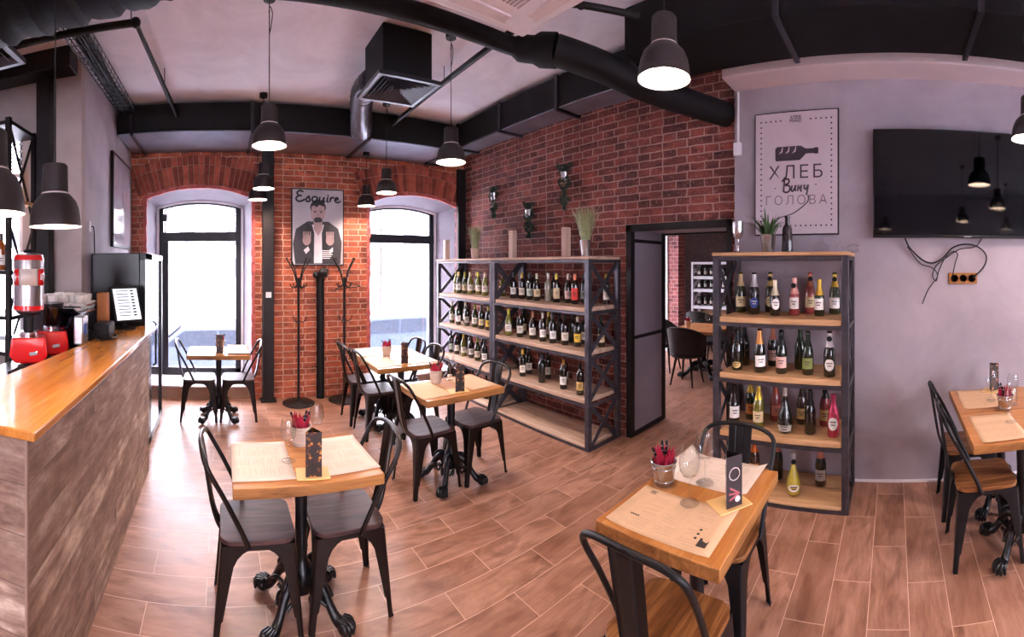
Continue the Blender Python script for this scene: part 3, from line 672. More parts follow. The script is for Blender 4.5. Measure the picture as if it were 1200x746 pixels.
# pos terminal
t=thing('pos_screen','tilted black touch screen till with lit menu on the bar','till',(-.80,3.42,1.182),math.radians(-58-0))
s=MB(); s.lathe([(.10,0),(.10,.012),(.03,.02),(.025,.12)],24); s.build('stand',M['black_matte'],t)
s=MB(); s.obox((0,-.02,.20),.26,.04,.30,0,math.radians(-20)); b=s.build('screen_housing',M['black_matte'],t,bevel=.008)
s=MB(); s.obox((0,-.043,.205),.22,.004,.26,0,math.radians(-20)); s.build('screen',emit('till screen',(.80,.84,.92,1),.5),b)
s=MB()
for i in range(9):
    zz=.31-i*.024; y=-.0465-(.205-zz)*math.tan(math.radians(20))*-1
    s.obox((-.03,-.0465+(zz-.205)*math.tan(math.radians(20)),zz),.11,.002,.006,0,math.radians(-20)); s.obox((.06,-.0465+(zz-.205)*math.tan(math.radians(20)),zz),.03,.002,.012,0,math.radians(-20))
s.build('screen_text',M['ink'],b,smooth=0)
t.rotation_euler=(0,0,math.radians(42))
s=MB(); s.box(-.96,-.88,3.16,3.25,1.182,1.49); tag(s.build('wooden_box',M['box_wood'],bevel=.006),'upright reddish wooden box beside the till screen','box')
t=thing('receipt_printer','black receipt printer with dangling cables on the bar','printer',(-.85,2.98,1.182))
s=MB(); s.box(-.06,.06,-.09,.09,0,.11); s.build('printer_body',M['black_matte'],t,bevel=.015); s=MB(); s.tube(spline([(.03,-.09,.03),(.09,-.13,.02),(.10,-.02,.012),(.06,.12,.01),(.10,.2,.01)],6),.006,6); s.tube(spline([(-.02,-.09,.06),(-.03,-.16,.05),(.02,-.18,.012),(.1,-.1,.01)],6),.006,6); s.build('cables',M['black_matte'],t)
s=MB(); s.box(-.955,-.89,2.62,2.74,1.182,1.37); o=tag(s.build('steel_container',M['tin'],bevel=.01),'small bright steel box behind the printer on the bar','container')
s=MB(); s.box(-.889,-.887,2.64,2.70,1.25,1.32); s.build('blue_label',flat('blue label','3b5a9c',.4),o)
# coffee machine + grinders
t=thing('coffee_machine','chrome and black coffee machine behind the bar with cup tray','coffee machine',(-1.155,3.03,.98))
s=MB(); s.box(-.2,.18,-.23,.23,0,.10); s.box(-.2,.1,-.23,.23,.10,.36); s.build('machine_body',M['chrome'],t,bevel=.02,seg=3)
for sy in (-.25,.23):
    s=MB(); s.prism([(-.22,.0),(.18,.0),(.19,.1),(.19,.38),(.14,.42),(-.2,.42),(-.22,.38)],'y',sy,sy+.02); s.build('side_panel',M['smoke'] if sy<0 else M['black_gloss'],t,bevel=.004)
s=MB(); s.box(-.2,.19,-.23,.23,.38,.39); s.tube([(-.2,-.225,.43),(.185,-.225,.43),(.185,.225,.43),(-.2,.225,.43)],.006,8,closed=True); s.build('cup_rail',M['chrome'],t)
for yy in (-.12,.12):
    s=MB(); s.lathe([(.04,.14),(.04,.22)],16,(.12,yy,0)); s.tube([(.12,yy,.17),(.19,yy,.15)],.014,10); s.build('portafilter',M['black_matte'],t)
cup=MB(); cup.lathe([(.025,0),(.037,.02),(.04,.055),(.036,.055),(.033,.02),(.02,.006)],16)
c0=cup.build('espresso_cup',M['ceramic']); first=True
tag(c0,'white espresso cup upturned on top of the coffee machine','cup','espresso cups stacked on the coffee machine')
for lay in range(2):
    for i in range(4):
        for j in range(5):
            if lay and (i+j)%4==3: continue
            o=c0 if first else c0.copy()
            if not first: COL.objects.link(o)
            first=False; o.location=(-1.285+i*.087+R.uniform(-.004,.004),2.85+j*.088+R.uniform(-.004,.004),1.372+lay*.058)
def grinder(label,x,y,z,can):
    t=thing('coffee_grinder',label,'coffee grinder',(x,y,z),math.radians(24))
    s=MB(); s.box(-.075,.075,-.08,.08,0,.03); s.box(-.05,.05,-.05,.07,.03,.14); s.build('base',M['red_gloss'],t,bevel=.008)
    s=MB(); s.prism([(-.08,.14),(.08,.14),(.115,.18),(.10,.29),(-.10,.29),(-.115,.18)],'y',-.10,.10); s.build('grinder_body',M['red_gloss'],t,bevel=.012,seg=3)
    s=MB(); s.obox((.03,-.104,.20),.05,.006,.02,0,0,-.2); s.build('badge',M['tin'],t,bevel=.002)
    s=MB(); s.lathe([(.055,.29),(.055,.315),(.045,.32)],20); s.build('collar',M['chrome'],t)
    s=MB(); s.tube([(-.02,-.10,.12),(-.10,-.2,.10)],.02,10); s.lathe([(.045,.08),(.045,.13)],16,(-.02,-.1,0)); s.build('doser_handle',M['black_matte'],t)
    if can:
        s=MB(); s.lathe([(.034,.32),(.034,.41),(.08,.435)],24); s.build('hopper_neck',M['black_matte'],t)
        s=MB(); s.lathe([(.075,.435),(.092,.45),(.094,.47),(.094,.755),(.085,.785),(.06,.795),(.03,.80)],32); c=s.build('bean_canister',M['tin'],t,smooth=40)
        s=MB(); s.lathe([(.0955,.452),(.0955,.478)],32,cap=False); s.build('red_band',M['red_gloss'],c); s=MB(); s.lathe([(.0955,.752),(.088,.782)],32,cap=False); s.build('red_band',M['red_gloss'],c)
        for a in (-60,60,180):
            s=MB(); v=[];n=6
            for i in range(n+1):
                an=math.radians(a-22+44*i/n)-PI/2
                for z2 in (.60,.70): v.append((.0958*math.cos(an),.0958*math.sin(an),z2))
            s.add(v,[(2*i,2*i+2,2*i+3,2*i+1) for i in range(n)]); s.build('red_label',M['red_gloss'],c,solid=.001)
        s=MB(); v=[]
        for i in range(9):
            an=math.radians(-36+72*i/8)-PI/2
            for z2 in (.60,.70): v.append((.0956*math.cos(an),.0956*math.sin(an),z2))
        s.add(v,[(2*i,2*i+2,2*i+3,2*i+1) for i in range(8)]); s.build('cream_label',M['tin_pale'],c,solid=.001)
        s=MB(); s.lathe([(.03,.80),(.035,.81),(.02,.82)],16); s.build('cap',M['black_matte'],c)
        for a in (-60,60):
            an=math.radians(a)-PI/2; textobj('lettering','illy',.05,(.0975*math.cos(an),.0975*math.sin(an),.635),(PI/2,0,math.radians(a)),M['white'],c,0,.0015,.001)
    else:
        s=MB(); s.lathe([(.045,.32),(.06,.36),(.085,.46),(.085,.47)],20); s.build('bean_hopper',M['smoke'],t)
grinder('red coffee grinder with tall silver and red bean canister behind bar',-1.15,2.36,.981,True)
grinder('smaller looking red coffee grinder with smoked hopper beside coffee machine',-1.12,2.64,.981,False)
# ------------------------------------------------------------------ bottles
SH={'bordeaux':[(.0,.0),(.034,0),(.037,.006),(.037,.185),(.034,.205),(.018,.228),(.0135,.24),(.0135,.292),(.016,.294),(.016,.302),(.0,.303)],
    'burgundy':[(.0,.0),(.036,0),(.040,.006),(.040,.15),(.036,.175),(.024,.21),(.0155,.24),(.0135,.285),(.016,.288),(.016,.298),(.0,.299)],
    'sparkling':[(.0,.0),(.038,0),(.043,.006),(.043,.15),(.039,.18),(.027,.22),(.018,.25),(.0155,.27),(.018,.29),(.0185,.312),(.012,.32),(.0,.321)],
    'round':[(.0,.0),(.03,0),(.048,.02),(.052,.07),(.046,.12),(.026,.175),(.016,.22),(.0145,.27),(.017,.285),(.017,.305),(.0,.306)],
    'half':[(.0,.0),(.034,0),(.038,.006),(.038,.12),(.034,.145),(.022,.18),(.015,.205),(.014,.225),(.0165,.24),(.0165,.262),(.0,.264)]}
def prof_r(P,z):
    for (r0,z0),(r1,z1) in zip(P,P[1:]):
        if z0<=z<=z1 and z1>z0: return r0+(r1-r0)*(z-z0)/(z1-z0)
    return P[-1][0]
def bottle(x,y,z,shape,g,lab,foil,label,group,oval=False,tagd=False,sc=1.0,lo=.045,hi=.125):
    P=SH[shape]; t=thing('wine_bottle',label,'bottle',(x,y,z),0,group)
    t.scale=(sc,sc,sc)
    face=math.atan2(-y,-x)+R.uniform(-.25,.25)     # labels are turned towards the room
    s=MB(); s.lathe(P,20,cap=False); s.build('bottle_glass',bglass(*g),t,smooth=50)
    z0=P[-1][1]; zf=z0-(.115 if shape in('sparkling','half') else .062)
    if foil:
        s=MB(); zs=[zf+(z0-.002-zf)*i/6 for i in range(7)]
        s.lathe([(prof_r(P,q)+.0008,q) for q in zs]+[(.001,z0+.001)],18,cap=False); s.build('foil',labmat(foil,.35,.5),t,smooth=50)
    if lab:
        s=MB(); v=[];n=10;half=math.radians(62)
        if oval:
            for i in range(n+1):
                an=-half*.8+1.6*half*i/n; k=math.sqrt(max(0,1-((i/n*2-1)**2))); zc=(lo+hi)/2; dz=(hi-lo)/2*k
                for q in (zc-dz,zc+dz): r=prof_r(P,q)+.001; v.append((r*math.cos(face+an),r*math.sin(face+an),q))
        else:
            for i in range(n+1):
                an=-half+2*half*i/n
                for q in (lo,hi): r=prof_r(P,q)+.001; v.append((r*math.cos(face+an),r*math.sin(face+an),q))
        s.add(v,[(2*i,2*i+2,2*i+3,2*i+1) for i in range(n)]); L=s.build('paper_label',labmat(lab),t,smooth=60)
        s=MB()
        for (q,hw) in (((lo+hi)/2+.012,.45),((lo+hi)/2-.006,.3)):
            v=[]
            for i in range(5):
                an=-half*hw+2*half*hw*i/4
                for dz in (-.0035,.0035): r=prof_r(P,q)+.0018; v.append((r*math.cos(face+an),r*math.sin(face+an),q+dz))
            s.add(v,[(2*i,2*i+2,2*i+3,2*i+1) for i in range(4)])
        s.build('label_print',labmat('4a3b38') if lab not in ('2b3f86','1c2a22') else labmat('dfe0e6'),L,smooth=0)
    if tagd:
        s=MB(); s.lathe([(.001,-.002),(.019,-.002),(.019,.002),(.001,.002)],16); s.move(0,Matrix.Translation(((prof_r(P,z0-.07)+.016)*math.cos(face),(prof_r(P,z0-.07)+.016)*math.sin(face),z0-.055))@Matrix.Rotation(face,4,'Z')@Matrix.Rotation(PI/2,4,'Y'))
        s.build('neck_tag',M['black_matte'],t)
    return t
ORD=['first','second','third','fourth','fifth','sixth','seventh','eighth','ninth','tenth','eleventh','twelfth','thirteenth','fourteenth']
DK=('dark','0e120d'); GR=('green','15240f'); RD=('black red','170a0c'); YG=('golden','6e6a2a'); RO=('rose','8e3a3c'); CL=('clear','b8b49a'); OL=('olive','343c16'); BR=('brown','3a1e10')
GN={'dark':'dark','green':'green','black red':'black','golden':'golden','rose':'rose','clear':'clear','olive':'olive','brown':'brown'}
HN={'e8e0d4':'cream','d8c49a':'beige','f0ece8':'white','c9a86a':'gold','2b3f86':'blue','d98a3a':'orange','c87a6a':'pink','b8c8b8':'pale green','e0b83a':'yellow','1c2a22':'dark','d9b0a4':'pink','7f8a4a':'green','a9a49c':'grey','d8342c':'red'}
def shelf_bottles(rows,rack,tri):
    for (pos,z,shelf,specs) in rows:
        order=sorted(range(len(pos)),key=lambda i:-math.atan2(pos[i][1],pos[i][0]))
        for i,(x,y) in enumerate(pos):
            sp=specs[i%len(specs)]; k=order.index(i)
            gl=GN[sp[1][0]]; ln=HN.get(sp[2],'plain') if sp[2] else 'no'
            lab='%s bottle with %s label, %s from the windows, %s shelf of %s'%(gl,ln,ORD[k],shelf,rack)
            bottle(x,y,z,sp[0],sp[1],sp[2],sp[3],lab,'bottles on the %s shelf of the %s'%(shelf,rack),*sp[4:])
b_='bordeaux'; u_='burgundy'; s_='sparkling'
Rr1=[(s_,GR,'d8c49a','c9b58a'),(s_,DK,'2b3f86','c8c8cc',True),(s_,DK,'d8c49a','c9a86a',True,True),('half',DK,'f0ece8','d9cdb0',True),('half',RO,'f0ece8','d9a09a',False,True,1.05),(s_,RO,'d8c49a','c87a5a',False,True),('half',GR,'f0ece8','c9a43a',False,False,1.02),(s_,GR,'f0ece8','c9a43a',False,True)]
Rr2=[(s_,DK,'c9a86a','1c1c1c',True,False,.95,.02,.07),(s_,DK,None,'1c1c1c'),(s_,DK,'f0ece8','c9854a'),(s_,DK,'d9b0a4','b8705a'),(s_,DK,'d9b0a4','1c1c1e',False,True,.98),(s_,GR,None,'20301c'),(s_,GR,'7f8a4a','20281c',False,False,.97),(s_,DK,'f0ece8','d8d0d0',True,True)]
Rr3=[('half',DK,'f0ece8','2a1c1c',False,False,1.1),(s_,GR,'d98a3a','c9a43a'),(s_,YG,'d8c49a','d8b83a'),(s_,RO,'c87a6a','a04a3a'),('round',DK,'a9a49c','c0b8b0',False,False,1.08,.02,.06),(s_,BR,'c9a86a','2a1c18'),(s_,DK,None,'141416',False,False,.98),(s_,RO,'c9a86a','2a1c18',False,True),('half',('crimson','a8203c'),'f0ece8','b83a5a',True,False,1.12)]
GN['crimson']='crimson'
Rr4=[(s_,BR,'d98a3a','c8641e'),(s_,DK,None,'b8705a',False,False,1.02),('round',('lemon','b8a83c'),'f0ece8','c8c8cc',True,True,.98,.04,.09),(s_,DK,'a9a49c','b8705a')]
GN['lemon']='lemon yellow'
R1=[(3.2,1.201),(3.12,1.06),(3.27,.975),(3.05,.873),(3.13,.745),(3.28,.655),(3.10,.549),(3.24,.455)]
R2=[(3.0,1.155),(3.17,1.159),(2.99,.974),(3.21,.936),(3.0,.811),(3.157,.707),(3.01,.617),(2.985,.455)]
R3=[(3.05,1.2),(3.19,1.113),(3.04,.998),(3.212,.915),(2.995,.782),(3.192,.699),(3.016,.601),(3.19,.52),(3.0,.43)]
R4=[(3.15,1.07),(3.203,.898),(3.0,.721),(3.175,.552)]
shelf_bottles([(R1,1.331,'top',Rr1),(R2,.921,'second',Rr2),(R3,.496,'third',Rr3),(R4,.052,'bottom',Rr4)],'champagne rack',True)
N1=[(3.2,3.96),(3.20,3.80),(3.163,3.62),(3.15,3.489),(3.164,3.321),(3.154,3.186),(3.19,3.05),(3.144,2.911),(3.24,2.81),(3.33,3.4),(3.33,2.66),(3.3,2.93)]
N2=[(3.044,3.853),(3.059,3.668),(3.2,3.77),(3.08,3.475),(3.065,3.302),(3.066,3.152),(3.087,2.996),(3.226,3.207),(3.24,3.046),(3.11,2.843),(3.25,3.40),(3.25,2.88),(3.25,2.66)]
N3=[(3.078,3.643),(3.2,3.68),(3.064,3.313),(3.222,3.39),(3.06,2.989),(3.2,3.11),(3.03,2.738)]
F1=[(3.18,5.24),(3.15,5.11),(3.18,5.0),(3.17,4.85),(3.32,4.92),(3.2,4.70),(3.17,4.5),(3.3,4.3)]
F2=[(3.08,5.18),(3.06,4.98),(3.10,4.82),(3.12,4.658),(3.107,4.49),(3.108,4.34),(3.26,5.1),(3.26,4.55)]
F3=[(3.1,5.24),(3.11,5.10),(3.12,4.94),(3.14,4.78),(3.12,4.60),(3.107,4.42),(3.27,5.0),(3.27,4.7)]
F4=[(3.05,5.2),(3.08,5.0),(3.06,4.8),(3.05,4.6),(3.08,4.35)]
Ns1=[(b_,DK,'e8e0d4','1c1c1c'),(b_,RD,'e8e0d4','c9a43a'),(b_,DK,'b8c8b8','2a2a2e'),(u_,DK,'d8c49a','c8bca0'),(b_,('clear','8d8878'),None,'e0dcd8'),(b_,DK,'d8c49a','c9b43a',False,False,1,.04,.15),(u_,RD,'d9b0a4','c0b0a4'),(b_,RD,'d8342c','c0603a',False,False,1,.04,.16),(b_,DK,'e0b83a','1c1c1c')]
Ns2=[(u_,YG,'e8e0d4','c9b43a'),(b_,DK,'e8e0d4','6a2a28'),(b_,DK,'d8c49a','1c1c1c'),(u_,RD,'e8e0d4','b87a5a'),(b_,RD,'f0ece8','c8b8a8'),(b_,DK,'f0ece8','1c1c1c'),(b_,RD,'e8e0d4','141416'),(b_,DK,None,'1c1c1c'),(b_,DK,None,'1c1c1c'),(b_,DK,'e0b83a','b0a090')]
Ns3=[(b_,DK,'e8e0d4','c9a43a'),(b_,DK,'e8e0d4','1c1c1c'),(b_,DK,None,'3a3a44'),(b_,DK,'a9a49c','1c1c1c'),(b_,DK,'f0ece8','c98a3a'),(b_,RD,'a9a49c','1c1c1c'),(b_,RD,'c9a86a','141416')]
Fs1=[(u_,YG,'e8e0d4','c9b46a'),(u_,OL,'e8e0d4','c9b46a'),(u_,OL,'d8c49a','a8a03a'),(u_,YG,'e8e0d4','d8c8a0'),(u_,OL,'d8c49a','c9b46a'),(u_,YG,'e8e0d4','c9b43a'),(u_,YG,'e8e0d4','c8a08a')]
Fs2=[(u_,OL,'e8e0d4','d8c8a0'),(b_,GR,'f0ece8','1c1c1c'),(b_,DK,'a9a49c','2a2a2e'),(u_,OL,'e8e0d4','8a8a3a'),(b_,DK,'d8c49a','1c1c1c'),(b_,DK,'e0b83a','c9a43a')]
Fs3=[(b_,DK,'b8c8b8','1c1c1c'),(b_,RD,'e8e0d4','1c1c1c'),(u_,YG,'e8e0d4','c9b43a'),(b_,RD,'f0ece8','5a2020'),(u_,OL,'e8e0d4','8a8a3a'),(b_,DK,'f0ece8','1c1c1c')]
shelf_bottles([(N1,1.316,'top',Ns1),(N2,.906,'second',Ns2),(N3,.471,'third',Ns3)],'doorway rack',False)
shelf_bottles([(F1,1.316,'top',Fs1),(F2,.896,'second',Fs2),(F3,.471,'third',Fs3),(F4,.052,'bottom',[(b_,DK,'e8e0d4','1c1c1c'),(b_,RD,None,'1c1c1c')])],'window rack',False)
# ------------------------------------------------------------------ racks
def rack(label,x0,x1,y0,y1,levels,mat_shelf,metal=None):
    metal=metal or M['rack_metal']; t=thing('wine_rack',label,'wine rack',((x0+x1)/2,(y0+y1)/2,0),0,'steel and plank wine racks')
    L=t.location; P=.048; top=levels[-1]
    for x,y in ((x0,y0),(x0,y1-P),(x1-P,y0),(x1-P,y1-P)):
        s=MB(); s.box(x,x+P,y,y+P,0,top-.03); off(s,t); s.build('post',metal,t,smooth=0,bevel=.003)
    for i,z in enumerate(levels):
        e=.01 if i<len(levels)-1 else -.015
        s=MB(); s.box(x0+e,x1-.01,y0+(.05 if e>0 else -.001),y1-(.05 if e>0 else -.001),z-(.045 if e>0 else .03),z-.004); off(s,t); s.build('shelf',mat_shelf,t,smooth=0,bevel=.006)
        s=MB(); zz=z-.072 if i else .0
        if i==len(levels)-1: zz=z-.06
        for xx in (x0,x1-.02): s.box(xx+.002,xx+.018,y0+P,y1-P,zz,zz+.026)
        for yy in (y0,y1-.02): s.box(x0+P,x1-P,yy+.002,yy+.018,zz,zz+.026)
        off(s,t); s.build('shelf_rail',metal,t,smooth=0)
    for yy in (y0+.018,y1-.018):
        for i in range(len(levels)-1):
            za=levels[i]+.0 if i else .02; zb=levels[i+1]-.06
            s=MB(); s.bar((x0+P,yy,za),(x1-P,yy,zb),.044,.008,(0,1,0)); s.bar((x0+P,yy+.008,zb),(x1-P,yy+.008,za),.044,.008,(0,1,0)); off(s,t)
            s.build('cross_brace',metal,t,smooth=0)
    return t
rack('steel and plank rack of sparkling wines against the plaster wall',2.885,3.36,.31,1.305,[.05,.495,.92,1.33,1.80],M['shelf_wood'])
rack('doorway rack, steel and plank wine rack beside the doorway',2.93,3.42,2.545,4.02,[.05,.47,.905,1.315,1.79],M['shelf_pale'])
rack('window rack, steel and plank wine rack beside the far window',2.93,3.42,4.025,5.36,[.05,.47,.895,1.315,1.79],M['shelf_pale'])
# ------------------------------------------------------------------ chairs
def arc_corner(w,r,n=4): return [(r-r*math.sin(i*PI/2/n),r-r*math.cos(i*PI/2/n)) for i in range(n+1)]
LZ=[(.432,.172),(.425,.160),(.412,.128),(.398,.104),(.375,.082),(.34,.066),(.25,.054),(.105,.037),(.098,.030),(.0,.027)]
def leg_mesh(sx,sy,metal,parent):
    s=MB(); th=.003; n=4; rows=[]
    for z,wd in LZ:
        k=1-z/.432; cx=.172+.036*k; cy=.172+.018*k; r=.014
        out=[(wd,0)]+[(r-r*math.sin(i*PI/2/n),r-r*math.cos(i*PI/2/n)) for i in range(n+1)]+[(0,wd)]
        r2=r-th; inn=[(wd,th)]+[(r-r2*math.sin(i*PI/2/n),r-r2*math.cos(i*PI/2/n)) for i in range(n+1)]+[(th,wd)]
        rows.append([(sx*(cx-p),sy*(cy-q),z) for p,q in out]+[(sx*(cx-p),sy*(cy-q),z) for p,q in reversed(inn)])
    m=len(rows[0]); v=[p for r_ in rows for p in r_]; f=[(i*m+j,i*m+(j+1)%m,(i+1)*m+(j+1)%m,(i+1)*m+j) for i in range(len(rows)-1) for j in range(m)]
    f.append(tuple(range(m))); f.append(tuple((len(rows)-1)*m+j for j in range(m))[::-1])
    s.add(v,f); L=s.build('leg',metal,parent,smooth=50)
    s=MB(); s.box(sx*.208-.016*(1 if sx>0 else -0) - (0 if sx>0 else .0),sx*.208+.016*(0 if sx>0 else 1),sy*.19-.016*(1 if sy>0 else 0),sy*.19+.016*(0 if sy>0 else 1),0,.012)
    s.build('foot_pad',M['black_matte'],L,bevel=.003)
def make_chair(metal,seatm):
    t=thing('metal_chair',None,'chair')
    h=.176; r=.06; poly=[]
    for (cx,cy,a0) in ((h-r,h-r,0),(-h+r,h-r,90),(-h+r,-h+r,180),(h-r,-h+r,270)):
        for i in range(7): a=math.radians(a0+15*i); poly.append((cx+r*math.cos(a),cy+r*math.sin(a)))
    s=MB(); s.prism(poly,'z',.434,.456); s.build('seat',seatm,t,bevel=.004)
    s=MB(); p2=[(x*.985,y*.985) for x,y in poly]; p3=[(x*.95,y*.95) for x,y in poly]; n=len(poly)
    v=[(x,y,.434) for x,y in p2]+[(x*1.005,y*1.005,.412) for x,y in p2]+[(x,y,.412) for x,y in p3]+[(x,y,.434) for x,y in p3]
    s.add(v,[(k*n+i,k*n+(i+1)%n,((k+1)%4)*n+(i+1)%n,((k+1)%4)*n+i) for k in range(4) for i in range(n)]); s.build('seat_frame',metal,t)
    for sx in (1,-1):
        for sy in (1,-1): leg_mesh(sx,sy,metal,t)
    s=MB(); 
    for a in (1,-1):
        pts=spline([(-.165,-.16*a,.33),(-.08,-.08*a,.385),(0,0,.40),(.08,.08*a,.385),(.165,.16*a,.33)],4); s.tube(pts,.006,8)
    s.build('brace',metal,t)
    pts=spline([(-.045,-.181,.425),(-.075,-.186,.50),(-.15,-.194,.65),(-.215,-.198,.765),(-.243,-.183,.818),(-.258,-.13,.846),(-.268,-.06,.857),(-.271,0,.859),(-.268,.06,.857),(-.258,.13,.846),(-.243,.183,.818),(-.215,.198,.765),(-.15,.194,.65),(-.075,.186,.50),(-.045,.181,.425)],5)
    s=MB(); s.tube(pts,.0115,12); s.build('back_frame',metal,t)
    s=MB(); prof=spline([(-.172,0,.43),(-.195,0,.47),(-.215,0,.54),(-.232,0,.64),(-.25,0,.75),(-.268,0,.855)],4); cs=[(-1,0),(-.93,.006),(-.45,.0),(-.36,-.007),(-.1,-.007),(.1,-.007),(.36,-.007),(.45,.0),(.93,.006),(1,0)]
    v=[];m=len(cs)
    for i,p in enumerate(prof):
        wd=.052+.014*(i/len(prof))
        for u,dx in cs: v.append((p[0]+dx,u*wd,p[2]))
    s.add(v,[(i*m+j,i*m+j+1,(i+1)*m+j+1,(i+1)*m+j) for i in range(len(prof)-1) for j in range(m-1)])
    s.build('back_splat',metal,t,smooth=25,solid=.003)
    return t
chA=make_chair(M['chair_bronze'],M['seat_dark']); chB=make_chair(M['chair_black'],M['seat_oak'])
usedA=[False];usedB=[False]
def chair(kind,x,y,deg,label,group):
    pr,us=(chA,usedA) if kind=='A' else (chB,usedB)
    c=pr if not us[0] else copy_tree(pr); us[0]=True
    c.location=(x,y,0); c.rotation_euler=(0,0,math.radians(deg)); c['label']=label; c['group']=group; return c
G='bronze metal chairs with dark wooden seats'; GB='black metal chairs with oiled wooden seats'
chair('A',.162,2.10,0,'bronze metal chair on the bar side of nearest table beside counter',G)
chair('A',.60,2.10,180,'bronze metal chair on the rack side of nearest table beside counter',G)
chair('A',1.53,2.97,3,'bronze metal chair on the bar side of middle table by racks',G)
chair('A',1.96,2.95,183,'bronze metal chair on the rack side of middle table by racks',G)
chair('A',1.53,4.50,0,'bronze metal chair by the coat stand at far double table',G)
chair('A',1.55,4.08,2,'bronze metal chair nearer the viewer, bar side of far double table',G)
chair('A',1.93,4.42,180,'bronze metal chair deeper in, rack side of far double table',G)
chair('A',1.92,3.98,178,'bronze metal chair nearer the viewer, rack side of far double table',G)
chair('A',-.262,4.81,0,'bronze metal chair on the fridge side of the window table',G)
chair('A',.172,4.81,180,'bronze metal chair beside black column at the window table',G)
chair('B',1.29,.75,0,'black metal chair, foreground side of the table by champagne rack',GB)
chair('B',1.86,.80,180,'black metal chair between the champagne rack and its table',GB)
chair('B',2.52,-.53,-90,'black metal chair, nearer of two at table under television',GB)
chair('B',3.0,-.52,-90,'black metal chair against the plaster wall at table under television',GB)
# ------------------------------------------------------------------ tables
def make_table(h=.75,tint=None):
    t=thing('pedestal_table',None,'table')
    s=MB(); s.box(-.34,.34,-.25,.25,h-.048,h); o=s.build('tabletop',[M['table_oak'],M['table_edge']],t,bevel=.004)
    for p in o.data.polygons: p.material_index=0 if abs(p.normal.z)>.7 else 1
    s=MB(); s.lathe([(.055,.12),(.062,.16),(.064,.20),(.05,.235),(.034,.26),(.03,.29),(.034,.33),(.031,.36),(.029,.5),(.033,.64),(.03,.66),(.036,h-.07)],24); s.box(-.11,.11,-.11,.11,h-.065,h-.0485); s.build('column',M['cast'],t,smooth=40)
    for i in range(4):
        s=MB(); a=spline([(.02,0,.19),(.075,0,.205),(.125,0,.165),(.165,0,.10),(.20,0,.055),(.235,0,.04)],5); n=len(a)
        s.tube(a,[.036,.036,.036,.036,.034,.033,.032,.031,.029,.027,.025,.023,.022,.021,.021,.021,.022,.022,.023,.024,.025,.026,.027,.028,.028,.028][:n]+[.028]*max(0,n-26),12)
        s.tube(spline([(.05,0,.235),(.10,0,.232),(.135,0,.20),(.125,0,.175),(.105,0,.19)],5),.011,8)
        for k in (-1,1):
            s.tube(spline([(.16,.03*k,.12),(.12,.045*k,.15),(.08,.04*k,.13),(.09,.038*k,.10),(.115,.04*k,.115)],4),.009,8)
        s.sphere((.245,0,.036),.036,14,10)
        for k in (-2,-1,0,1,2):
            q=k*.55; s.tube(spline([(.225,.012*k,.062),(.245+.034*math.cos(q),.036*math.sin(q),.055),(.245+.043*math.cos(q),.043*math.sin(q),.02)],4),[.011,.011,.012,.012,.011,.011,.010,.009,.007],8)
        s.move(0,Matrix.Rotation(math.radians(45)+i*PI/2,4,'Z')); s.build('leg',M['cast'],t,smooth=50)
    return t
tb=make_table(); usedT=False
TABS={'near':(.383,2.065,'nearest table with wooden top standing beside the bar counter'),
 'middle':(1.715,2.90,'small wooden table in the middle, beside the wine racks'),
 'farA':(1.73,3.905,'nearer half of the double wooden table before the far window'),
 'farB':(1.73,4.41,'farther half of the double wooden table before the far window'),
 'win':(-.045,4.76,'small wooden table standing in front of the fridge side window'),
 'champ':(1.565,.78,'small wooden table in front of the champagne rack'),
 'tvA':(2.46,-.755,'nearer half of the double wooden table under the television'),
 'tvB':(2.965,-.755,'wall side half of the double wooden table under the television')}
for k,(x,y,lab) in TABS.items():
    o=tb if not usedT else copy_tree(tb); usedT=True; o.location=(x,y,0); o['label']=lab; o['group']='pedestal tables on clawed cast iron feet'
    if k.startswith('tv'): o.rotation_euler=(0,0,PI/2)
# ------------------------------------------------------------------ things on tables
TN={'near':'the nearest table beside the bar','middle':'the middle table by the racks','farA':'the nearer far double table','farB':'the farther far double table','win':'the fridge side window table','champ':'the table before the champagne rack','tvA':'the table under the television'}
def placemat(x,y,rz,w,d,label,pale=False,logo=False,curl=.006,z=.75,layer=0):
    t=thing('paper_placemat',label,'placemat',(x,y,z+.0008+layer*.0012),math.radians(rz),'printed paper placemats on the tables')
    s=MB(); n=10; v=[]
    for i in range(n+1):
        for j in range(n+1):
            u=i/n*2-1;q=j/n*2-1; zz=curl*max(0,(abs(u)-.7)/.3)**2*(1 if (i>5) else .4)+.0004
            v.append((u*w/2,q*d/2,zz))
    s.add(v,[(i*(n+1)+j,(i+1)*(n+1)+j,(i+1)*(n+1)+j+1,i*(n+1)+j+1) for i in range(n) for j in range(n)])
    p=s.build('paper_sheet',M['paper_pale'] if pale else M['paper'],t,solid=.0004)
    s=MB()
    for c in range(3):
        x0=-w/2*.7+c*w*.25
        for k in range(16):
            y0=d/2*.8-k*d*.048; ln=d*.02
            L=w*.2*(.55+.45*R.random())
            if R.random()<.85: s.box(x0,x0+L,y0,y0+.0016,.0008,.0011)
    s.build('printed_lines',M['ink_soft'],t,smooth=0)['kind']='stuff'
    return t
placemat(.185,2.07,90,.40,.285,'pale paper placemat on the bar side of the nearest table',True)
placemat(.585,2.07,92,.40,.27,'lined paper placemat on the rack side of the nearest table',True)
placemat(1.50,2.89,90,.40,.27,'paper placemat on the bar side of the middle table')
placemat(1.92,2.90,90,.38,.25,'paper placemat on the rack side of the middle table')
placemat(1.53,3.90,90,.40,.27,'paper placemat, bar side of the nearer far double table',True)
placemat(1.93,3.91,90,.38,.26,'paper placemat, rack side of the nearer far double table',True)
placemat(1.53,4.42,90,.40,.27,'paper placemat, bar side of the farther far double table',True)
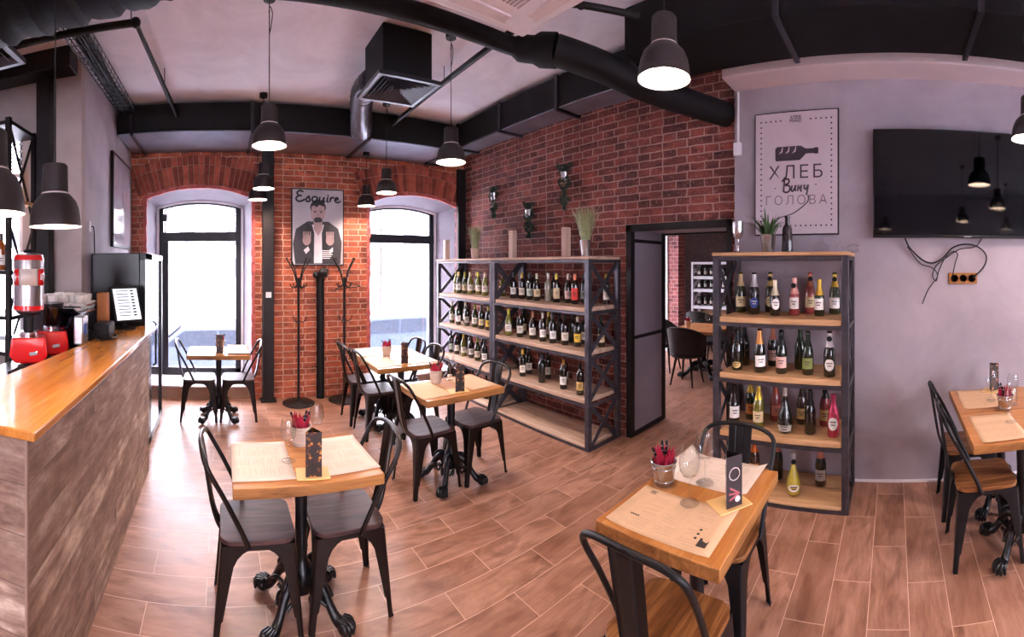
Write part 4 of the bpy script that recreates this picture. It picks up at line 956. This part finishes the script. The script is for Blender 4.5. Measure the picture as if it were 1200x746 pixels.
placemat(.17,4.76,90,.40,.24,'pale paper placemat curling on the fridge side window table',True,curl=.03)
pm=placemat(1.398,.795,91,.42,.29,'brown paper menu placemat facing the viewer before champagne rack')
s=MB(); s.prism([(-.19,.062),(-.19,.108),(-.143,.108),(-.143,.062),(-.152,.062),(-.155,.074),(-.172,.080),(-.18,.062)],'z',.0012,.0014)
for i in range(4): s.box(.118+i*.010,.126+i*.010,.050,.057,.0012,.0014)
s.box(.14,.185,-.128,-.124,.0012,.0014); s.box(.145,.18,-.120,-.116,.0012,.0014); s.box(.14,.17,-.112,-.109,.0012,.0014)
for q in (.02,.045,.07): s.lathe([(.001,.0012),(.006,.0012),(.006,.0014),(.001,.0014)],10,(-.125,q,0))
s.build('black_marks',M['ink'],pm,smooth=0)['kind']='stuff'
placemat(1.79,.79,89,.40,.28,'brown lined placemat beneath the glass, champagne rack side',True,curl=.04)
placemat(2.42,-.60,2,.38,.27,'brown lined placemat at the nearer half, television table',False,curl=.015)
placemat(2.98,-.60,0,.40,.28,'brown placemat at the wall side half, television table',False)
def bucket(x,y,key,pale,n=5):
    t=thing('tin_bucket','small %s bucket of cutlery on %s'%('pale enamel' if pale else 'tin',TN[key]),'bucket',(x,y,.7508))
    s=MB(); s.lathe([(.038,0),(.040,.004),(.055,.098),(.058,.101),(.055,.104),(.052,.1),(.037,.006),(.001,.006)],28); s.build('bucket_shell',M['tin_pale'] if pale else M['tin'],t,smooth=50)
    s=MB(); s.lathe([(.0425,.02),(.0445,.022),(.0435,.025)],28,cap=False); s.lathe([(.0515,.075),(.0535,.078),(.0525,.081)],28,cap=False); s.build('rolled_rib',M['tin_pale'] if pale else M['tin'],t,smooth=50)
    rr=random.Random(int(x*100)+7)
    for i in range(n):
        a=i*2*PI/n+.3; q=.022
        s=MB(); dx,dy=q*math.cos(a),q*math.sin(a); tip=(dx*2.1+rr.uniform(-.01,.01),dy*2.1+rr.uniform(-.01,.01),.145+.03*rr.random())
        for k in (-1,0,1):
            ta=a+PI/2; ex,ey=.012*k*math.cos(ta),.012*k*math.sin(ta)
            s.add([(dx*.5-.012*math.cos(ta)+ex,dy*.5-.012*math.sin(ta)+ey,.012),(dx*.5+.012*math.cos(ta)+ex,dy*.5+.012*math.sin(ta)+ey,.012),(dx*1.4+.020*math.cos(ta)+ex,dy*1.4+.020*math.sin(ta)+ey,.095),(tip[0]+ex*1.6,tip[1]+ey*1.6,tip[2]-.012*abs(k)),(dx*1.4-.020*math.cos(ta)+ex,dy*1.4-.020*math.sin(ta)+ey,.095)],[(0,1,2,4),(4,2,3)])
        o=s.build('folded_napkin',M['napkin'],None,smooth=0,solid=.002,loc=(x,y,.7508)); tag(o,'crimson folded napkin standing in the bucket on %s'%TN[key],'napkin','crimson napkins in the bucket on %s'%TN[key])
    for i,(a,kn) in enumerate(((2.6,1),(.3,0),(.7,1))):
        s=MB(); p0=Vector((.012*math.cos(a+PI),.012*math.sin(a+PI),.02)); p1=Vector((.055*math.cos(a),.055*math.sin(a),.165))
        m1=p0.lerp(p1,.55)
        s.tube([p0,m1],[.004,.004],8); o=s.build('cutlery',M['chrome'],None,loc=(x,y,.7508)); s=MB(); s.tube([m1,p0.lerp(p1,.8),p1],[.006,.0075,.006],8); s.build('handle',M['black_gloss'],o); s=MB()
        for q in (.64,.76,.88): s.sphere(p0.lerp(p1,q),.0082,8,6,.5)
        s.build('handle_rivet',M['chrome'],o)
        tag(o,'black handled cutlery piece leaning in the bucket on %s'%TN[key],'cutlery','cutlery in the bucket on %s'%TN[key])
def tent(x,y,rz,key,champ=False,where='standing on'):
    t=thing('menu_stand','dark three sided %s menu stand %s %s'%('drinks' if champ else 'picture',where,TN[key]),'menu stand',(x,y,.7512),math.radians(rz))
    s=MB(); w=.036; tri=[(-w,-w*.58),(w,-w*.58),(0,w*1.15)]; v=[(a*1.25,b*1.25,.0) for a,b in tri]
    s.box(-.075,.075,-.04,.075,0,.006); s.build('wooden_foot',flat('pale plywood','e6bd7c',.45,var=.08),t,bevel=.002)
    s=MB(); s.add([(a,b,.006) for a,b in tri]+[(a,b,.205) for a,b in tri],[(0,1,4,3),(1,2,5,4),(2,0,3,5)]); s.build('card_sleeve',flat('drinks card','2a2226',.35,var=.3,nscale=30) if champ else M['menu'],t,smooth=0,solid=.0012)
    if champ:
        for k in range(3):
            def place(mb,mat,nm):
                mb.move(0,Matrix.Rotation(k*2*PI/3,4,'Z')@Matrix.Translation((0,-w*.58-.0012,0))); mb.build(nm,mat,t,smooth=0)
            s=MB(); s.lathe([(.022,0),(.026,0),(.026,.0008),(.022,.0008)],24,cap=False); s.move(0,Matrix.Translation((0,0,.135))@Matrix.Rotation(PI/2,4,'X')); place(s,M['tin'],'plate_print')
            s=MB()
            for i in range(3): s.obox((.0,-.0004,.07-i*.012),.05,.0008,.007,0,0,.6-i*.5)
            place(s,labmat('b8606a'),'pink_print')
            s=MB(); s.lathe([(.001,0),(.012,0),(.012,.0012),(.001,.0012)],18); s.move(0,Matrix.Translation((.014,0,.035))@Matrix.Rotation(PI/2,4,'X')); place(s,M['white'],'badge_print')
def wineglass(x,y,label,key,h=.20,z=.752):
    t=tag(None or MB().lathe([(.001,.0),(.034,0),(.035,.002),(.01,.005),(.0038,.012),(.0034,.085),(.008,.092),(.024,.10),(.035,.118),(.039,.14),(.037,.165),(.030,.20),(.0288,.20),(.0355,.165),(.0372,.14),(.033,.119),(.022,.103),(.001,.098)],28,cap=False).build('wine_glass',M['stem_glass'],None,smooth=60,loc=(x,y,z)),label,'wine glass','wine glasses on the tables')
    t.scale=(h/.2,)*3
    return t
bucket(.41,2.235,'near',True,6); tent(.405,1.885,-6,'near'); wineglass(.317,2.05,'wine glass in front of the pale bucket on nearest table','near',.205); wineglass(.50,2.24,'wine glass behind the menu stand on nearest table','near',.205)
bucket(1.66,3.05,'middle',True,5); tent(1.69,2.74,-12,'middle'); wineglass(1.80,3.06,'wine glass behind the menu stand on the middle table','middle',.2)
bucket(1.69,4.19,'farB',True,5); tent(1.70,3.77,-5,'farA')
bucket(-.03,4.86,'win',True,4); tent(-.035,4.60,0,'win')
bucket(1.598,.955,'champ',False,6); tent(1.568,.628,-35,'champ',True); wineglass(1.514,.786,'wine glass on the placemat facing the viewer, champagne rack table','champ',.225); wineglass(1.686,.80,'wine glass on the far placemat of the champagne rack table','champ',.225)
bucket(2.72,-.72,'tvA',False,6); tent(3.16,-.745,60,'tvA',where='against the wall on')
for i,(x,y,l) in enumerate(((2.93,-.675,'wine glass beside the menu stand under the television'),(2.81,-.80,'wine glass just behind the bucket under the television'),(2.50,-.70,'wine glass on the lined placemat under the television'))): wineglass(x,y,l,'tvA',.21)
# ------------------------------------------------------------------ coat stands
def coatstand(x,y,label):
    t=thing('coat_stand',label,'coat stand',(x,y,0),0,'black metal coat stands by the brick pier')
    s=MB(); s.lathe([(.001,.0),(.20,0),(.20,.012),(.19,.018),(.04,.03),(.015,.05)],36,cap=False); s.build('base',M['steel_black'],t)
    s=MB(); s.tube([(0,0,.03),(0,0,1.55)],.016,12); s.build('pole',M['steel_black'],t)
    for i in range(4):
        s=MB(); s.tube(spline([(.01,0,1.42),(.03,0,1.50),(.07,0,1.62),(.13,0,1.72),(.17,0,1.78)],5),.008,8); s.sphere((.172,0,1.785),.013)
        s.tube(spline([(.012,0,1.48),(.05,0,1.43),(.10,0,1.44),(.125,0,1.48)],4),.007,8)
        s.move(0,Matrix.Rotation(.4+i*PI/2,4,'Z')); s.build('hook',M['steel_black'],t)
    s=MB()
    for i in range(3): s.tube(spline([(0,0,1.02),(.05,0,1.0),(.09,0,1.03),(.10,0,1.07)],4),.006,8); s.move(0,Matrix.Rotation(2*PI/3,4,'Z'))
    s.build('lower_hooks',M['steel_black'],t); return t
coatstand(.93,5.19,'black coat stand nearer the steel column, before magazine poster')
coatstand(1.52,5.20,'black coat stand beside the far window holding a hanger')
s=MB(); s.tube([(1.38,5.13,1.40),(1.53,5.12,1.50),(1.70,5.11,1.44),(1.38,5.13,1.40)],.006,8); s.tube(spline([(1.53,5.12,1.50),(1.53,5.12,1.55),(1.55,5.13,1.575),(1.565,5.14,1.55)],4),.004,6)
tag(s.build('coat_hanger',M['steel_black']),'dark coat hanger on the coat stand beside the window','hanger')
# ------------------------------------------------------------------ posters
def quadplate(mb,pts,axis,d0,d1): mb.prism(pts,axis,d0,d1)
t=thing('magazine_poster','framed magazine cover poster of a suited man on brick wall','poster',(1.225,5.41,1.70))
yb=-.005
s=MB(); s.box(-.35,.35,-.0,.028,0,.995); s.build('frame',M['steel_black'],t,bevel=.003)
s=MB(); s.box(-.335,.335,-.004,0,.015,.98); s.build('sheet',plaster('poster sheet','a9a3ab','c9c3ca','d8d2d8',1.5,.3),t,smooth=0)
def pp(nm,polys,mat,d):
    s=MB()
    for p in polys: s.prism(p,'y',-.004-d-.0006,-.004-d)
    return s.build(nm,mat,t,smooth=0)
def ell(cx,cz,rx,rz,n=20,a0=0,a1=360): return [(cx+rx*math.cos(math.radians(a0+(a1-a0)*i/n)),cz+rz*math.sin(math.radians(a0+(a1-a0)*i/n))) for i in range(n)]
pp('jacket_print',[[(-.30,.02),(-.33,.28),(-.29,.47),(-.14,.57),(.14,.57),(.27,.48),(.32,.30),(.30,.02)]],flat('print charcoal','2c282e',.5),.0006)
pp('lapel_print',[[(-.15,.56),(-.17,.30),(-.05,.10),(-.03,.40)],[(.15,.56),(.17,.30),(.05,.10),(.03,.40)]],flat('print black','141116',.5),.0012)
pp('shirt_print',[[(-.055,.03),(-.05,.42),(-.08,.53),(.08,.53),(.05,.42),(.055,.03)],[(-.19,.20),(-.13,.25),(-.11,.20),(-.16,.15)],[(.15,.20),(.20,.24),(.20,.18),(.16,.15)]],flat('print white','e4dee2',.5),.0018)
pp('skin_print',[ell(0,.69,.098,.145),[(-.055,.47),(-.06,.60),(.06,.60),(.055,.47),(0,.38)],ell(-.15,.33,.055,.07),ell(.16,.33,.055,.07)]+[[(-.20+i*.028,.36),(-.195+i*.028,.44),(-.178+i*.028,.44),(-.178+i*.028,.36)] for i in range(4)]+[[(.11+i*.028,.36),(.108+i*.028,.44),(.125+i*.028,.44),(.13+i*.028,.36)] for i in range(4)],flat('print skin','b79a98',.5),.0024)
pp('hair_print',[ell(0,.745,.105,.11,20,0,180)+[(-.105,.745),(-.09,.70),(-.085,.765),(0,.79),(.085,.765),(.09,.70)],ell(-.04,.70,.022,.006),ell(.04,.70,.022,.006),ell(-.04,.685,.012,.006),ell(.04,.685,.012,.006),[(-.06,.59),(-.03,.625),(.03,.625),(.06,.59),(.04,.56),(-.04,.56)],[(-.012,.65),(.012,.65),(.006,.66),(-.006,.66)]],flat('print hair','221c20',.5),.003)
ss=MB()
for st in [[(.55,1.0),(.3,1.1),(.08,.9),(.2,.62),(.42,.6),(.15,.55),(0,.25),(.2,0),(.5,.1),(.65,.25)],[(.7,.15),(.95,.55),(1.0,.35),(1.05,.1),(.9,0),(.72,.1)],
 [(1.55,.5),(1.3,.5),(1.2,.2),(1.35,.02),(1.55,.2),(1.6,.5),(1.55,0),(1.5,-.4),(1.6,-.42),(1.7,-.1)],[(1.8,.5),(1.75,.15),(1.88,.0),(2.05,.25),(2.12,.5),(2.08,.1),(2.2,.02)],
 [(2.4,.5),(2.34,.1),(2.46,.02)],[(2.62,.5),(2.56,.02)],[(2.6,.3),(2.75,.5),(2.88,.45)],[(2.95,.25),(3.18,.33),(3.12,.5),(2.98,.4),(2.98,.1),(3.15,0),(3.4,.15)]]:
    ss.tube(spline([(-.29+u*.175,-.0088,.825+v*.125) for u,v in st],5),.0115,6)
ss.sphere((-.29+2.42*.175,-.0088,.91),.012,8,6); ss.build('title_lettering',flat('title ink','1c1826',.5),t)
for i,(tx,sz) in enumerate((('ЛУЧШЕЕ',.038),('ИНТЕРВЬЮ',.032),('ГОДА',.045))): pass
s=MB()
for i in range(5): s.box(.05,.05+.11+.05*((i*37)%3)/3,-.0085,-.008,.09+i*.024,.102+i*.024)
s.build('cover_lines',M['white'],t,smooth=0)
# plaster wall poster
t=thing('wall_poster','framed pink grey poster with bottle drawing and lettering above champagne rack','poster',(3.368,.785,1.945))
s=MB(); s.box(-.022,0,-.348,.348,0,1.0); s.build('frame',M['steel_black'],t,bevel=.002)
s=MB(); s.box(-.026,-.022,-.338,.338,.01,.99); s.build('sheet',M['print_pale'],t,smooth=0)
inkm=flat('poster ink','3b2f3a',.45,var=.1)
RX=(PI/2,0,-PI/2)   # faces -x
s=MB(); X0,X1=-.0272,-.0262
def yz(pl): s.prism([(-u,z) for u,z in pl],'x',X0,X1)
yz([(-.165,.60),(-.17,.62),(-.17,.70),(-.155,.715),(.04,.715),(.085,.69),(.15,.69),(.15,.695),(.185,.695),(.185,.645),(.15,.645),(.15,.65),(.085,.65),(.04,.605),(.03,.60)])
s.build('bottle_drawing',inkm,t,smooth=0)
s=MB(); X0,X1=-.0278,-.0272
for i in range(3): u=-.14+i*.055; yz([(u,.655),(u+.02,.68),(u+.03,.712),(u+.035,.712),(u+.03,.67)])
s.build('bread_slashes',M['print_pale'],t,smooth=0)
s=MB(); X0,X1=-.0270,-.0262
for i in range(21):
    z=.075+i*.0425
    for u in (-.29,.29): yz(ell(u,z,.0075,.0075,8))
for i in range(15):
    u=-.29+i*.0414
    if abs(u)>.09: yz(ell(u,.925,.0075,.0075,8))
    yz(ell(u,.075,.0075,.0075,8))
yz(ell(-.17,.38,.006,.006,8)); yz(ell(.165,.40,.006,.006,8))
s.build('dotted_border',inkm,t,smooth=0)['kind']='stuff'
textobj('lettering','ХЛЕБ',.15,(-.0265,0,.455),RX,inkm,t,0,0,.0005,'CENTER',1.25)
def script(strokes,ox,oz,sc,r,nm):
    sm=MB()
    for st in strokes: sm.tube(spline([(-.0268,-(ox+u*sc),oz+v*sc) for u,v in st],5),r,6)
    return sm.build(nm,inkm,t)
script([[(.1,1.0),(.05,.5),(0,.0)],[(-.15,.85),(.1,1.05),(.45,1.0),(.42,.7),(.12,.55),(.5,.45),(.52,.1),(.25,-.08),(-.05,.05)],
 [(.75,.5),(.68,.1),(.8,0),(1.0,.35),(1.05,.5),(1.0,.1),(1.1,.02)],[(1.3,.5),(1.22,0)],[(1.26,.25),(1.45,.28),(1.55,.5)],[(1.55,.5),(1.47,.02),(1.58,.03)],
 [(1.8,.5),(1.78,.2),(1.95,.15),(2.12,.5)],[(2.12,.5),(2.05,.0),(1.95,-.35)]],-.10,.352,.096,.0072,'script_lettering')
textobj('lettering','ГОЛОВА',.105,(-.0265,0,.245),RX,flat('poster ink soft','6f5f6b',.45),t,0,-.001,.0005,'CENTER',1.3)
textobj('lettering','ХЛЕБ',.035,(-.0265,0,.935),RX,inkm,t,0,.001,.0004); textobj('lettering','ВИНО',.035,(-.0265,0,.905),RX,inkm,t,0,.001,.0004)
s=MB(); pts=spline([(-.027,-.10,.318),(-.027,-.105,.30),(-.027,-.09,.255),(-.027,.02,.175),(-.027,.14,.14),(-.027,.2,.10)],6); s.tube(pts,[.006-.0001*i for i in range(len(pts))],6); s.build('pen_swash',inkm,t)
# left wall picture
t=thing('framed_picture','pale framed picture of a slim tower on left wall','picture',(-1.18,4.80,1.90))
s=MB(); s.box(0,.035,-.42,.42,0,1.02); s.build('frame',M['steel_black'],t,bevel=.004)
s=MB(); s.box(.035,.038,-.385,.385,.035,.985); s.build('print',flat('picture print','b3adb8',.12,var=.15,nscale=3,coat=.6),t,smooth=0)
s=MB(); s.prism([(-.07,.1),(-.06,.45),(-.035,.47),(-.03,.62),(-.012,.64),(-.004,.82),(.004,.82),(.012,.64),(.03,.62),(.035,.47),(.06,.45),(.07,.1)],'x',.038,.039); s.build('tower_drawing',flat('tower print','8a8490',.2),t,smooth=0)
# ------------------------------------------------------------------ television & sockets
t=thing('television','large black flat television mounted high on the plaster wall','television',(3.367,-.57,1.915))
s=MB(); s.box(-.075,-.045,-.735,.735,0,.84); s.build('screen_case',M['tv_bezel'],t,bevel=.006)
s=MB(); s.box(-.077,-.0752,-.722,.722,.022,.828); s.build('screen',M['tv'],t,smooth=0)
s=MB(); s.box(-.0785,-.0755,-.03,.03,.006,.014); s.build('badge',M['tin'],t)
s=MB(); s.box(-.045,-.0,-.2,.2,.2,.6); s.build('wall_bracket',M['steel_black'],t)
t=thing('socket_block','amber coloured triple socket block on wall below television','socket',(3.37,-.545,1.555))
s=MB(); s.box(-.014,0,-.115,.115,0,.088); s.build('socket_plate',M['amber'],t,bevel=.004)
for yy in (-.07,0,.07):
    s=MB(); s.lathe([(.001,-.002),(.024,-.002),(.027,.006),(.03,.006)],20,cap=False); s.move(0,Matrix.Translation((-.016,yy,.044))@Matrix.Rotation(-PI/2,4,'Y')); s.build('socket_well',M['black_matte'],t)
def yzl(p): return [(3.345,y,z) for y,z in p]
def cable(label,pts,r):
    s=MB(); s.tube(spline(yzl(pts),8),r,8); tag(s.build('black_cable',M['black_matte']),label,'cable','cables hanging below the television')
cable('thick black cable looping from television to the right socket',[(-.08+.0,1.93),(-.12,1.84),(-.22,1.745),(-.30,1.72),(-.38,1.76),(-.46,1.84),(-.56,1.87),(-.66,1.85),(-.73,1.78),(-.71,1.69),(-.62,1.60)],.006)
cable('thinner black cable curling down to the socket block',[(-.70,1.93),(-.64,1.85),(-.52,1.83),(-.42,1.77),(-.33,1.70),(-.30,1.62),(-.33,1.58),(-.35,1.66),(-.40,1.76),(-.46,1.81),(-.50,1.79),(-.48,1.72),(-.455,1.60)],.004)
cable('loose cable ends trailing below the television cables',[(-.10,1.85),(-.2,1.72),(-.30,1.68),(-.34,1.62),(-.30,1.56),(-.26,1.50),(-.22,1.40)],.0035)
# ------------------------------------------------------------------ decoration on racks
def tuft(label,x,y,z,h,spread,n,mat,potr,poth,potm,wd=.004,droop=0,seed=1):
    t=thing('potted_grass' if droop==0 else 'potted_succulent',label,'plant',(x,y,z)); rr=random.Random(seed)
    s=MB(); s.lathe([(.001,.0),(potr*.72,0),(potr*.74,.005),(potr,poth),(potr*1.04,poth+.003),(potr*.94,poth),(potr*.9,poth-.02),(.001,poth-.02)],24,cap=False); s.build('pot',potm,t)
    s=MB()
    for i in range(n):
        a=rr.random()*6.28; q=rr.random()*potr*.7; k=spread*(.3+.7*rr.random()); L=h*(.7+.3*rr.random()); p=Vector((q*math.cos(a),q*math.sin(a),poth-.02))
        e=Vector((k*math.cos(a),k*math.sin(a),poth+L*(1-droop*rr.random()))); m=p.lerp(e,.5)+Vector((0,0,L*.18)); pts=spline([p,m,e],4); ta=a+PI/2; v=[]
        for j,c in enumerate(pts):
            w_=wd*(1-j/len(pts))*(1.0)+.0004; v+= [(c.x-w_*math.cos(ta),c.y-w_*math.sin(ta),c.z),(c.x+w_*math.cos(ta),c.y+w_*math.sin(ta),c.z+.0006)]
        s.add(v,[(2*j,2*j+1,2*j+3,2*j+2) for j in range(len(pts)-1)])
    s.build('leaves',mat,t,smooth=60); return t
TOP=1.787
tuft('tin pot of tall dry green grass at doorway end of rack top',3.02,2.66,TOP,.32,.17,230,M['grass_leaf'],.055,.15,M['tin'],.0032,0,3)
tuft('pot of tall dry green grass on top of window rack',3.2,4.78,TOP,.33,.14,200,M['grass_leaf'],.06,.14,M['pale_wood'],.003,0,4)
tuft('silver pot with dark spiky succulent on champagne rack',3.06,.93,1.797,.20,.20,30,M['foliage'],.06,.13,M['tin'],.013,.5,5)
for x,y,h,l in ((3.2,3.09,.31,'tall pale wooden block on rack top beside the tin pot'),(3.2,3.97,.33,'tall pale wooden block where the two racks meet'),(3.0,5.2,.27,'pale wooden block on rack top nearest the far window')):
    s=MB(); s.box(-.035,.035,-.035,.035,0,h); tag(s.build('wooden_block',M['pale_wood'],bevel=.004,loc=(x,y,TOP)),l,'block','pale wooden blocks on the rack tops')
def ivy(label,y,zt,L,seed):
    t=thing('hanging_ivy',label,'plant',(3.45,y,zt),0,'ivy plants hung on the brick wall'); rr=random.Random(seed)
    s=MB(); s.lathe([(.001,-.09),(.035,-.09),(.05,0),(.046,0),(.001,-.02)],20,(-.055,0,-.03),cap=False); s.build('wall_pot',M['tin'],t)
    s=MB()
    for i in range(300):
        k=rr.random(); a=rr.random()*6.28; sp=.10*(1-k*.5)*(.6+.4*math.sin(k*17+seed)); x=-.06+sp*.6*math.cos(a); yy=sp*math.sin(a); z=.06-k*L if i>45 else .05*rr.random(); sz=.012+.016*rr.random()
        if x>-.012: x=-.012
        M4=Matrix.Translation((x,yy,z))@Matrix.Rotation(rr.random()*6.28,4,'Z')@Matrix.Rotation(rr.uniform(.4,1.4),4,'X'); o=len(s.v)
        s.add([(0,-sz,0),(sz*.7,0,.004),(0,sz,0),(-sz*.7,0,.004)],[(0,1,2,3)]); s.move(o,M4)
    s.build('ivy_leaves',M['foliage_dark'],t,smooth=0)
    s=MB()
    for i in range(7): yy=rr.uniform(-.05,.05); s.tube(spline([(-.05,yy*.4,.0),(-.09,yy,-.05),(-.06,yy*1.1,-L*.5),(-.04,yy*.6,-L*rr.uniform(.75,1))],4),.0022,5)
    s.build('ivy_stems',M['foliage'],t)
ivy('hanging ivy on brick wall, highest and nearest the doorway',3.30,2.76,.50,1)
ivy('hanging ivy on brick wall, lowest and between two others',3.90,2.40,.42,2)
ivy('hanging ivy on brick wall, closest to the window corner',4.62,2.70,.42,3)
s=MB(); s.lathe([(.001,0),(.045,0),(.046,.006),(.012,.014),(.009,.05),(.014,.06),(.009,.07),(.012,.10),(.035,.125),(.044,.16),(.045,.235),(.042,.235),(.04,.16),(.001,.13)],28,cap=False)
tag(s.build('silver_goblet',M['tin'],None,loc=(3.03,1.16,1.797)),'tall silver goblet at the doorway end of champagne rack','goblet')
s=MB(); s.lathe([(.001,0),(.042,0),(.043,.01),(.036,.17),(.03,.19),(.018,.205),(.017,.25),(.021,.252),(.021,.262),(.001,.262)],12,cap=False)
tag(s.build('dark_decanter',flat('smoked bottle','2b2628',.15,coat=.5),None,smooth=25,loc=(3.03,.775,1.797)),'faceted dark glass decanter bottle on champagne rack top','decanter')
s=MB(); s.lathe([(.001,0),(.05,0),(.065,.02),(.06,.045),(.03,.07),(.008,.08),(.012,.095),(.001,.104)],20,cap=False)
tag(s.build('glass_dish',M['stem_glass'],None,loc=(3.05,.53,1.797)),'cut glass lidded dish on the champagne rack top','glass dish')
o=wineglass(3.05,.47,'wine glass lying on its side on champagne rack top','champ',.17,1.84); o.rotation_euler=(0,math.radians(93),math.radians(-80)); o.location=(3.06,.42,1.832); del o['group']
# ------------------------------------------------------------------ bar back shelves with bottles
t=thing('bar_shelves','black metal shelving with crossed sides behind the bar window','shelves',(-2.2,3.16,0))
s=MB()
for x in (-2.9,-1.63):
    for y in (2.92,3.38): s.box(x,x+.04,y,y+.04,0,2.86)
off(s,t); s.build('posts',M['steel_black'],t,smooth=0)
for z in (1.02,1.30,1.66,2.24,2.84):
    s=MB(); s.box(-2.9,-1.59,2.93,3.41,z-.03,z); off(s,t); s.build('shelf',M['steel_black'] if z!=2.24 else M['shelf_wood'],t,smooth=0)
s=MB()
for a,b in ((1.3,2.05),(2.05,2.84),(1.02,1.66)): s.bar((-1.61,2.94,a),(-1.61,3.40,b),.01,.02,(1,0,0)); s.bar((-1.61,2.94,b),(-1.61,3.40,a),.01,.02,(1,0,0))
off(s,t); s.build('cross_brace',M['steel_black'],t,smooth=0)
cols=[('amber','8a4414'),('dark','0e120d'),('whisky','a86a1e'),('olive','4c5420')]
GN.update(amber='amber',whisky='whisky coloured')
for i in range(9):
    g=cols[i%4]; bottle(-1.72-.105*i,3.02+.05*(i%2),1.661,'bordeaux',g,'d8c49a' if i%2 else 'e8e0d4','1c1c1c','%s spirit bottle, %s from the steel column, bar shelves middle level'%(GN[g[0]],ORD[i]),'bottles on the bar shelves',False,False,1.0)
for i in range(7):
    g=cols[(i+1)%4]; bottle(-1.74-.12*i,3.03+.04*(i%2),2.241,'burgundy',g,'d8c49a','c9a43a','%s bottle, %s from the steel column, bar shelves upper level'%(GN[g[0]],ORD[i]),'bottles on the upper bar shelf',False,False,1.0)
tm=MB(); tm.lathe([(.028,0),(.034,.09),(.031,.09),(.025,.006),(.001,.006)],16,cap=False); t0=tm.build('glass_tumbler',M['stem_glass']); tag(t0,'glass tumbler on the low bar shelf before the window','tumbler','tumblers on the low bar shelf')
for i in range(12):
    o=t0 if i==0 else t0.copy()
    if i: COL.objects.link(o)
    o.location=(-1.70-.085*(i%6)*1.1,3.02+.1*(i//6),1.3015)
# ------------------------------------------------------------------ second room furniture
o=copy_tree(tb); o.location=(5.95,2.85,0); o.rotation_euler=(0,0,0); o.scale=(1.25,1.5,1); o['label']='wooden table seen through the doorway in the second room'
o=copy_tree(tb); o.location=(8.0,3.5,0); o.scale=(1.2,1.6,1); o['label']='farthest table seen through the doorway near the lit brick pier'
up=flat('dark upholstery','1d1a1f',.6,var=.2)
def tubchair(x,y,deg,label):
    t=thing('tub_chair',label,'chair',(x,y,0),math.radians(deg),'dark upholstered tub chairs in the second room')
    s=MB(); s.lathe([(.001,.40),(.22,.40),(.25,.42),(.25,.46),(.23,.48),(.001,.48)],28,cap=False); s.build('seat',up,t)
    s=MB(); v=[];n=20
    for i in range(n+1):
        a=math.radians(75+210*i/n); h_=.84-.18*abs(i/n*2-1)**2
        for r_,z in ((.25,.47),(.29,h_),(.265,h_+.01),(.225,.47)): v.append((r_*math.cos(a),r_*math.sin(a),z))
    s.add(v,[(4*i+k,4*i+4+k,4*i+4+(k+1)%4,4*i+(k+1)%4) for i in range(n) for k in range(4)]+[(0,1,2,3),(4*n+3,4*n+2,4*n+1,4*n)]); s.build('backrest',up,t)
    for a in (45,135,225,315):
        s=MB(); c,d=math.cos(math.radians(a)),math.sin(math.radians(a)); s.tube([(.16*c,.16*d,.40),(.25*c,.25*d,0)],[.02,.011],10); s.build('leg',M['steel_black'],t)
tubchair(5.45,2.87,0,'dark tub chair closest to the doorway in second room'); tubchair(6.5,2.95,180,'dark tub chair across the doorway table in second room'); tubchair(7.4,3.6,0,'dark tub chair at the farthest table beside brick pier'); tubchair(6.0,3.55,-90,'dark tub chair at window side of doorway table')
bucket.__globals__['TN']['second']='the second room table'
bucket(5.82,3.05,'second',True,5); wineglass(6.0,2.80,'wine glass on the second room table beyond the doorway','second',.2)
rack('white painted rack of bottles standing in the second room',9.1,9.55,3.5,4.68,[.05,.75,1.15,1.45,1.79],M['white'],M['white'])
for k,z in enumerate((1.15,1.45,.75)):
    for i in range(7): bottle(9.25,3.6+i*.155,z+.001,'bordeaux',DK,'e8e0d4','1c1c1c','dark bottle with cream label on the white rack in second room','bottles on the white rack',False,False,.92)

# ------------------------------------------------------------------ light
wd=bpy.data.worlds.new('world'); SC.world=wd; wd.use_nodes=True; nt=wd.node_tree; bg=nt.nodes['Background']
bg.inputs['Color'].default_value=(.95,.89,1.0,1); bg.inputs['Strength'].default_value=21.0
def portal(name,loc,rot,sx,sy):
    l=bpy.data.lights.new(name,'AREA'); l.shape='RECTANGLE'; l.size=sx; l.size_y=sy; l.cycles.is_portal=True
    o=bpy.data.objects.new(name,l); COL.objects.link(o); o.location=loc; o.rotation_euler=rot
portal('window_portal',(-.32,6.32,1.4),(-PI/2,0,0),1.25,2.5); portal('window_portal',(2.63,6.32,1.4),(-PI/2,0,0),1.25,2.5)
portal('window_portal',(5.95,6.32,1.6),(-PI/2,0,0),1.9,2.2)
portal('window_portal',(-2.3,3.58,1.95),(-PI/2,0,0),1.2,1.95)
for a in (-2.3,1.2): portal('window_portal',(a,-4.35,1.65),(PI/2,0,0),1.2,2.3)

# ------------------------------------------------------------------ camera (cylindrical panorama)
cam=bpy.data.cameras.new('camera'); cam.type='PANO'; cam.panorama_type='CENTRAL_CYLINDRICAL'
F=501.0; H=600/F
cam.central_cylindrical_range_u_min=-H; cam.central_cylindrical_range_u_max=H
cam.central_cylindrical_range_v_min=-(746-311)/F; cam.central_cylindrical_range_v_max=311/F
cam.central_cylindrical_radius=1.0; cam.clip_start=.02; cam.clip_end=200
co=bpy.data.objects.new('camera',cam); COL.objects.link(co); co.location=(0,0,EYE); co.rotation_euler=(PI/2,0,(1048-600)/F-PI/2); SC.camera=co
vs=SC.view_settings; vs.view_transform='Standard'; vs.look='None'; vs.exposure=.72; vs.gamma=1; vs.use_curve_mapping=False
SC.cycles.use_denoising=True; SC.cycles.max_bounces=10; SC.cycles.diffuse_bounces=6; SC.cycles.transparent_max_bounces=16; SC.cycles.caustics_reflective=False; SC.cycles.caustics_refractive=False; SC.cycles.sample_clamp_indirect=8
